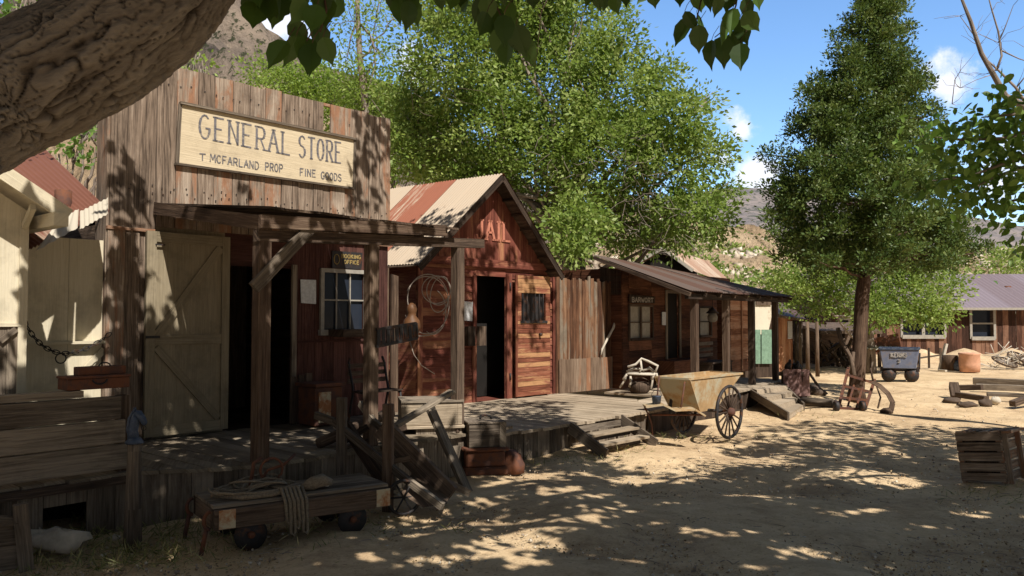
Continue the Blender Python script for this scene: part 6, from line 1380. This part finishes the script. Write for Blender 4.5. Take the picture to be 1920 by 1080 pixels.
def near_tree():
    base = Vector((-5.2, 2.4, 0)); o = thing('old_cottonwood_tree', base, 'huge old tree whose thick furrowed limb crosses the upper left corner', 'tree')
    d = 3.0; cen = [(-330, 320, 2.7), (-150, 245, 2.85), (0, 180, 3.0), (107, 132, 3.05), (200, 82, 3.1), (295, 16, 3.15), (360, -55, 3.2), (412, -135, 3.25), (480, -270, 3.3)]
    rad = [.28, .25, .235, .232, .222, .20, .175, .155, .14]
    cp = [base-Z*.1, base+Vector((.1, .05, .8)), base+Vector((.6, .2, 1.6))]+[P(*c) for c in cen]; cr = [.48, .40, .35]+rad
    # resample smooth with displaced ring detail
    NA = 230; ks = np.concatenate([np.linspace(0, 4, 60)[:-1], np.linspace(4, 9.6, 430)[:-1], np.linspace(9.6, len(cp)-1, 40)]); N = len(ks); C = []; Rr = []
    for k in ks:
        i = min(int(k), len(cp)-2); f = k-i; p0 = cp[max(i-1, 0)]; p1 = cp[i]; p2 = cp[i+1]; p3 = cp[min(i+2, len(cp)-1)]
        C.append(.5*((2*p1)+(p2-p0)*f+(2*p0-5*p1+4*p2-p3)*f*f+(3*p1-p0-3*p2+p3)*f**3)); Rr.append(cr[i]*(1-f)+cr[i+1]*f)
    mb = MB(); mb.tube(C, Rr, NA)
    Ls = np.concatenate([[0], np.cumsum([(C[i+1]-C[i]).length for i in range(N-1)])]); S_, A_ = np.meshgrid(Ls, np.arange(NA)/NA*2*math.pi, indexing='ij')
    ph = rng.uniform(0, 6.28, 12); Rm = .25
    def vn(fs, na, seed, ws=0, wa=0):
        # value noise over (length, angle), periodic round the limb
        g = np.random.default_rng(seed); ns = int(Ls[-1]*fs*1.3)+6; T = g.random((ns, na)); U = np.clip((S_+ws)*fs+1, 0, ns-2.01); V = (A_+wa)/(2*math.pi)*na
        i = np.floor(U).astype(int); j = np.floor(V).astype(int); f = U-i; h = V-j; f = f*f*(3-2*f); h = h*h*(3-2*h); j0 = j % na; j1 = (j+1) % na
        return (T[i, j0]*(1-f)+T[i+1, j0]*f)*(1-h)+(T[i, j1]*(1-f)+T[i+1, j1]*f)*h-.5
    ws = .06*vn(6, 20, 31)+.03*vn(16, 60, 32); wa = .34*vn(2.2, 6, 33)+.16*vn(6, 16, 34)+.06*vn(18, 40, 35)+.03*vn(40, 90, 42)
    r1 = np.abs(vn(4.6, 30, 36, ws, wa)+.3*vn(12, 60, 37, ws, wa)); r2 = np.abs(vn(10, 56, 38, ws, wa)+.3*vn(26, 100, 39, ws, wa)); r3 = vn(38, 130, 40, ws, wa)
    g1 = np.clip(r1/.075, 0, 1)**.5; g2 = np.clip(r2/.065, 0, 1)**.55; step = vn(5.5, 26, 41, ws, wa); step = np.tanh(step*9)*.5
    ht = np.clip(.46*g1+.24*g2+.16*(r3+.5)+.14*(step+.5), 0, 1); disp = .034*(g1-.85)+.015*(g2-.8)+.009*r3+.012*step+.008*np.sin(A_*2+S_*2.3)
    for i in range(N):
        for j in range(NA):
            v = mb.v[i*NA+j]; mb.v[i*NA+j] = v+(v-C[i]).normalized()*float(disp[i, j])
    tr = mb.build('trunk', 'bark', o); at = tr.data.attributes.new('height', 'FLOAT', 'POINT'); at.data.foreach_set('value', ht.reshape(-1))
    end = C[-1]; mb = MB(); top = [end]
    for q in (Vector((1.6, 4.2, 4.9)), Vector((3.5, 3.0, 6.5)), Vector((-.5, 3.5, 6.8)), Vector((5.5, 5.2, 6.6)), Vector((-3.5, 6, 6.5)), Vector((2, 0.5, 7.0)), Vector((7.5, 4, 6.3))):
        p = limb(mb, end, q, .11, .04, 8, .05, 8)
    mb.build('branches', 'barkg', o)
    # hanging leaves in view (px,py of tip-centre, length px, angle deg of the tip: 90 = down)
    H_ = [(462, 10, 40, 80), (478, 30, 55, 95), (500, 12, 60, 80), (515, 22, 60, 100), (530, 5, 50, 85), (520, 100, 60, 130), (545, 95, 62, 110), (560, 60, 55, 60), (575, 100, 65, 85), (583, 110, 60, 95), (600, 70, 60, 75), (615, 95, 55, 70), (590, 35, 55, 100), (618, 30, 60, 85), (632, 8, 50, 100), (560, 20, 50, 120), (605, 5, 50, 90),
          (748, 20, 50, 85), (765, 28, 55, 95), (778, 22, 50, 80), (770, 5, 50, 90), (735, 0, 40, 100), (825, 0, 40, 80), (845, 2, 42, 100), (862, -2, 38, 90), (880, 5, 40, 80), (895, 20, 48, 100), (915, 15, 50, 85), (925, 40, 55, 95), (905, 45, 48, 110), (945, 55, 56, 90), (935, 80, 60, 100), (960, 45, 50, 70), (975, 75, 60, 75), (990, 95, 65, 65), (950, 100, 50, 95), (955, 20, 40, 60), (1000, -4, 40, 90),
          (1120, 0, 40, 85), (1135, 2, 36, 100), (1155, 6, 40, 80), (1175, -5, 36, 95), (1225, -5, 40, 85), (1275, -6, 36, 90), (1280, 60, 58, 110), (1295, 40, 44, 60), (1308, 45, 46, 85), (1310, 72, 52, 90), (1330, 100, 52, 100), (1352, 60, 48, 100), (1356, 95, 54, 80), (1372, 40, 50, 95), (1380, 85, 56, 75), (1388, 105, 48, 90), (1395, 60, 50, 70), (1408, 40, 44, 50), (1400, 15, 40, 80), (1345, 10, 44, 95), (1330, -2, 44, 85), (1420, -3, 40, 75), (1365, 0, 40, 100), (1310, 5, 38, 85)]
    for k in range(26): H_.append((random.uniform(820, 1430), random.uniform(-30, -12), random.uniform(36, 50), random.uniform(60, 120)))
    for k in range(14): H_.append((random.uniform(450, 640), random.uniform(-25, 5), random.uniform(45, 60), random.uniform(60, 120)))
    for k in range(8): H_.append((random.uniform(735, 790), random.uniform(-30, 0), random.uniform(40, 50), random.uniform(70, 110)))
    Ps, Ds, Sz = [], [], []; tw = MB()
    for (x, y, l, a) in H_:
        dd = 3.5 if x < 650 else (3.9 if x < 1020 else 4.6); dd += random.uniform(-.25, .25); a = R(a); hx, hy = math.cos(a)*l/2, math.sin(a)*l/2
        s = P(x-hx, y-hy, dd); e = P(x+hx, y+hy, dd+random.uniform(-.06, .06)); Ps.append(s); Ds.append(e-s); Sz.append((e-s).length)
        tw.tube([s, s.lerp(P(x-hx+8, y-hy-22, dd), .5), P(x-hx+14, y-hy-26, dd)], .0022, 4)
    for q in ([(560, -60), (575, 0), (585, 60), (570, 85)], [(905, -80), (925, 0), (950, 50), (975, 70)], [(1390, -60), (1380, 10), (1365, 50), (1340, 70)], [(600, -50), (612, 20), (600, 60)], [(770, -60), (765, -5)], [(1300, -60), (1315, 0), (1305, 40), (1290, 45)]):
        dd = 3.5 if q[0][0] < 650 else (3.9 if q[0][0] < 1020 else 4.6); tw.tube([P(x, y, dd) for x, y in q], [.007, .005, .004, .003][:len(q)], 5)
    n = len(Ps); tw.build('twigs', 'barkp', o)
    # face the leaves roughly to the camera
    T, Fc = LEAFB; save = rng.bit_generator.state
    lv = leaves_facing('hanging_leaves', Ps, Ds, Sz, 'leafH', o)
    # canopy overhead casting the shade
    pts = []; nrm = []; tries = 0; Np = 9000
    while len(pts) < Np and tries < 90000:
        tries += 1; px = random.uniform(-250, 2250); py = 780+ (random.random()**.8)*520; z = 0
        if px < 800 and py < 1000: z = .5
        if not shade_keep(px, py): continue
        g = G(px, py, z)
        if random.random() > min(1, (8/g.y)**-1.1*.55+.12): continue
        h = 4.2+random.random()*1.2
        for _ in range(22):
            q = g+SUND*(h/SUND.z); ok = not inview(q)
            if ok: break
            h += .5
        else: continue
        if blocked(q): continue
        pts.append(q)
    for _ in range(120):
        i = random.randint(3, 8); c = P(*cen[min(i-1, 8)]).lerp(P(*cen[i]), random.random()) if i < 9 else P(*cen[8]); c = P(*cen[i-3]).lerp(P(*cen[i-2]), random.random()) if random.random() < .7 else c
        c = c+Vector((random.gauss(0, .15), random.gauss(0, .15), 0)); h = random.uniform(1.6, 3.5); q = c+SUND*(h/SUND.z)
        if not blocked(q) and not inview(q): pts.append(q)
    P0 = np.array(pts); k = 9; idx = np.repeat(np.arange(len(P0)), k); pos = P0[idx]+rng.normal(size=(len(idx), 3))*np.array([.15, .15, .1])
    pos = pos[keepmask(pos)]
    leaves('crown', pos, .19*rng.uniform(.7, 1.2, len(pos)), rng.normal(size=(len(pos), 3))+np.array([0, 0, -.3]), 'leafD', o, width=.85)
    return P0
def leaves_facing(name, Ps, Ds, Sz, mat, parent):
    T, Fc = LEAFB; mb = MB(); cam_p = Vector((0, 0, H))
    for p, d, s in zip(Ps, Ds, Sz):
        d = d.normalized(); f = (cam_p-p).normalized()+Vector((random.gauss(0, .36), random.gauss(0, .36), random.gauss(0, .25))); sd = d.cross(f).normalized(); m = sd.cross(d)
        cv = random.uniform(-.25, .25)
        wd = random.uniform(.6, .92); vs = [p+(sd*(t[0]*wd+.12*cv*t[1]*t[1])+d*t[1]+m*(t[2]+cv*t[1]*t[1]))*s for t in T]; mb.add(vs, Fc, [[(0, 0)]*len(f_) for f_ in Fc], None, False)
    return mb.build(name, mat, parent)
CAN = near_tree()

# second overhead tree (behind right) shading the store front low parts
def shade_tree():
    base = Vector((3.5, -3.0, 0)); o = thing('shade_tree', base, 'broad shade tree standing behind the viewpoint', 'tree')
    mb = MB(); mb.tube([base, base+Vector((.1, 0, 2)), base+Vector((-.2, .3, 4))], [.3, .24, .18], 10); mb.build('trunk', 'barkg', o); mb = MB(); cs = []
    for k in range(9): c = base+Vector((random.uniform(-5, 3), random.uniform(-1, 5), random.uniform(4.8, 7))); limb(mb, base+Vector((-.2, .3, 3.8)), c, .12, .03, 6, .06, 6)
    mb.build('branches', 'barkg', o); pts = []
    # shade targets on the facade of the store and jail
    tg = []
    def add(pl, x0, y0, x1, y1, n, off=0):
        for _ in range(n): tg.append((pl.px(random.uniform(x0, x1), random.uniform(y0, y1), off), pl))
    add(S, 205, 640, 420, 860, 110); add(S, 205, 480, 262, 640, 30); add(S, 665, 160, 735, 330, 20); add(S, 440, 300, 480, 350, 5); add(S, 205, 330, 260, 420, 12); add(S, -100, 740, 240, 900, 520, 1.8); add(S, 600, 340, 735, 420, 10)
    add(J, 900, 470, 960, 505, 8); add(J, 985, 370, 1050, 500, 34); add(J, 1035, 500, 1075, 640, 26); add(J, 980, 330, 1000, 500, 10); add(J, 880, 440, 905, 480, 6); add(J, 950, 520, 1000, 650, 12); add(J, 780, 490, 890, 740, 170)
    for _ in range(26): tg.append((J.pt(J.tz(800+random.random()*60, 460)[0], 3.2, -1.5*random.random()), J))
    for _ in range(170): tg.append((G(random.uniform(870, 1060), random.uniform(752, 800), JZ), S))
    for _ in range(420): tg.append((G(random.uniform(240, 740), random.uniform(790, 880), DZ), S))
    def blocked2(q, pl_):
        sv = PROT[:]; PROT[:] = [x for x in sv if x[0] is not pl_ or x[6] > .5]; r = blocked(q); PROT[:] = sv; return r
    for g, pl_ in tg:
        h = random.uniform(4.6, 5.6)
        for _ in range(30):
            q = g+SUND*((h-g.z)/SUND.z)
            if not inview(q):
                if pl_ is None or not blocked2(q, pl_): pts.append(q)
                break
            h += .5
    P0 = np.array(pts); k = 7; idx = np.repeat(np.arange(len(P0)), k); pos = P0[idx]+rng.normal(size=(len(idx), 3))*np.array([.10, .10, .08])
    pos = pos[keepmask(pos, (J,))]
    leaves('crown', pos, .16*rng.uniform(.7, 1.2, len(pos)), rng.normal(size=(len(pos), 3)), 'leafD', o, width=.85)
shade_tree()

# ================================================================== GROUND LITTER AND GRASS
def litter():
    n = 15000; px = rng.uniform(-150, 2100, n); py = 705+rng.random(n)**.75*420; pos = []
    for a, b in zip(px, py):
        g = G(a, b)
        if (g-S.p).dot(S.n) < 2.3 and (g-S.p).dot(S.u) < 3.6: continue
        if g.y < 2.5 or g.y > 28: continue
        pos.append((g.x, g.y, .006))
    pos = np.array(pos); dens = rng.random(len(pos)); d = rng.normal(size=(len(pos), 3)); d[:, 2] *= .25
    leaves_o = leaves('fallen_leaves', pos,   .022*rng.uniform(.4, 1.5, len(pos)), d, 'litter', None, width=.6); tag(leaves_o, 'dry brown leaf litter and chips scattered over the dirt yard', 'leaf litter', kind='stuff')
    n = 5200; px = rng.uniform(-150, 2100, n); py = 700+rng.random(n)**.8*420; pos = []
    for a, b in zip(px, py):
        g = G(a, b)
        if ((g-S.p).dot(S.n) < 2.3 and (g-S.p).dot(S.u) < 3.6) or g.y < 2.5 or g.y > 30: continue
        pos.append((g.x, g.y, 0))
    pos = np.array(pos); o = leaves('pebbles', pos, .012+.03*rng.random(len(pos))**3, rng.normal(size=(len(pos), 3)), 'stonevar', None, STONE, 1.1); tag(o, 'small loose pebbles strewn over the dirt yard', 'pebbles', kind='stuff')
    mb = MB()
    for _ in range(420):
        g = G(random.uniform(500, 1950), random.uniform(770, 1075))+Z*.012; a = random.uniform(0, 6.28); l = random.uniform(.03, .14); e = Vector((math.cos(a)*l, math.sin(a)*l, random.uniform(0, .01))); mb.tube([g, g+e*.5+Z*.004, g+e], .0028, 4, cap=False)
    o = mb.build('fallen_twigs', 'barkg'); tag(o, 'thin broken twigs scattered over the shaded dirt', 'twigs', kind='stuff')
    pos = []; dd = []
    for (x, y, sx, sy, k) in ((260, 1040, 70, 14, 520), (180, 1010, 60, 12, 260), (330, 985, 30, 12, 160), (590, 1035, 25, 12, 60), (330, 1000, 80, 10, 220), (1100, 862, 40, 5, 80), (1240, 822, 40, 4, 90), (860, 1000, 20, 8, 30), (120, 1065, 100, 10, 300), (640, 990, 60, 12, 80), (1010, 868, 30, 5, 60), (1180, 845, 25, 5, 60), (1900, 930, 60, 10, 120), (1330, 820, 50, 4, 60), (1520, 780, 40, 3, 40), (560, 960, 60, 8, 120), (420, 1010, 50, 10, 120)):
        for _ in range(k):
            g = G(random.gauss(x, sx), random.gauss(y, sy)); pos.append(g); dd.append((random.gauss(0, .8), random.gauss(0, .8), abs(random.gauss(.5, .4))))
    o = leaves('dry_grass', pos, .11*rng.uniform(.5, 1.5, len(pos)), dd, 'grass', None, width=.07); tag(o, 'tufts of green and straw coloured grass by the porch foot', 'grass', kind='stuff')
litter()
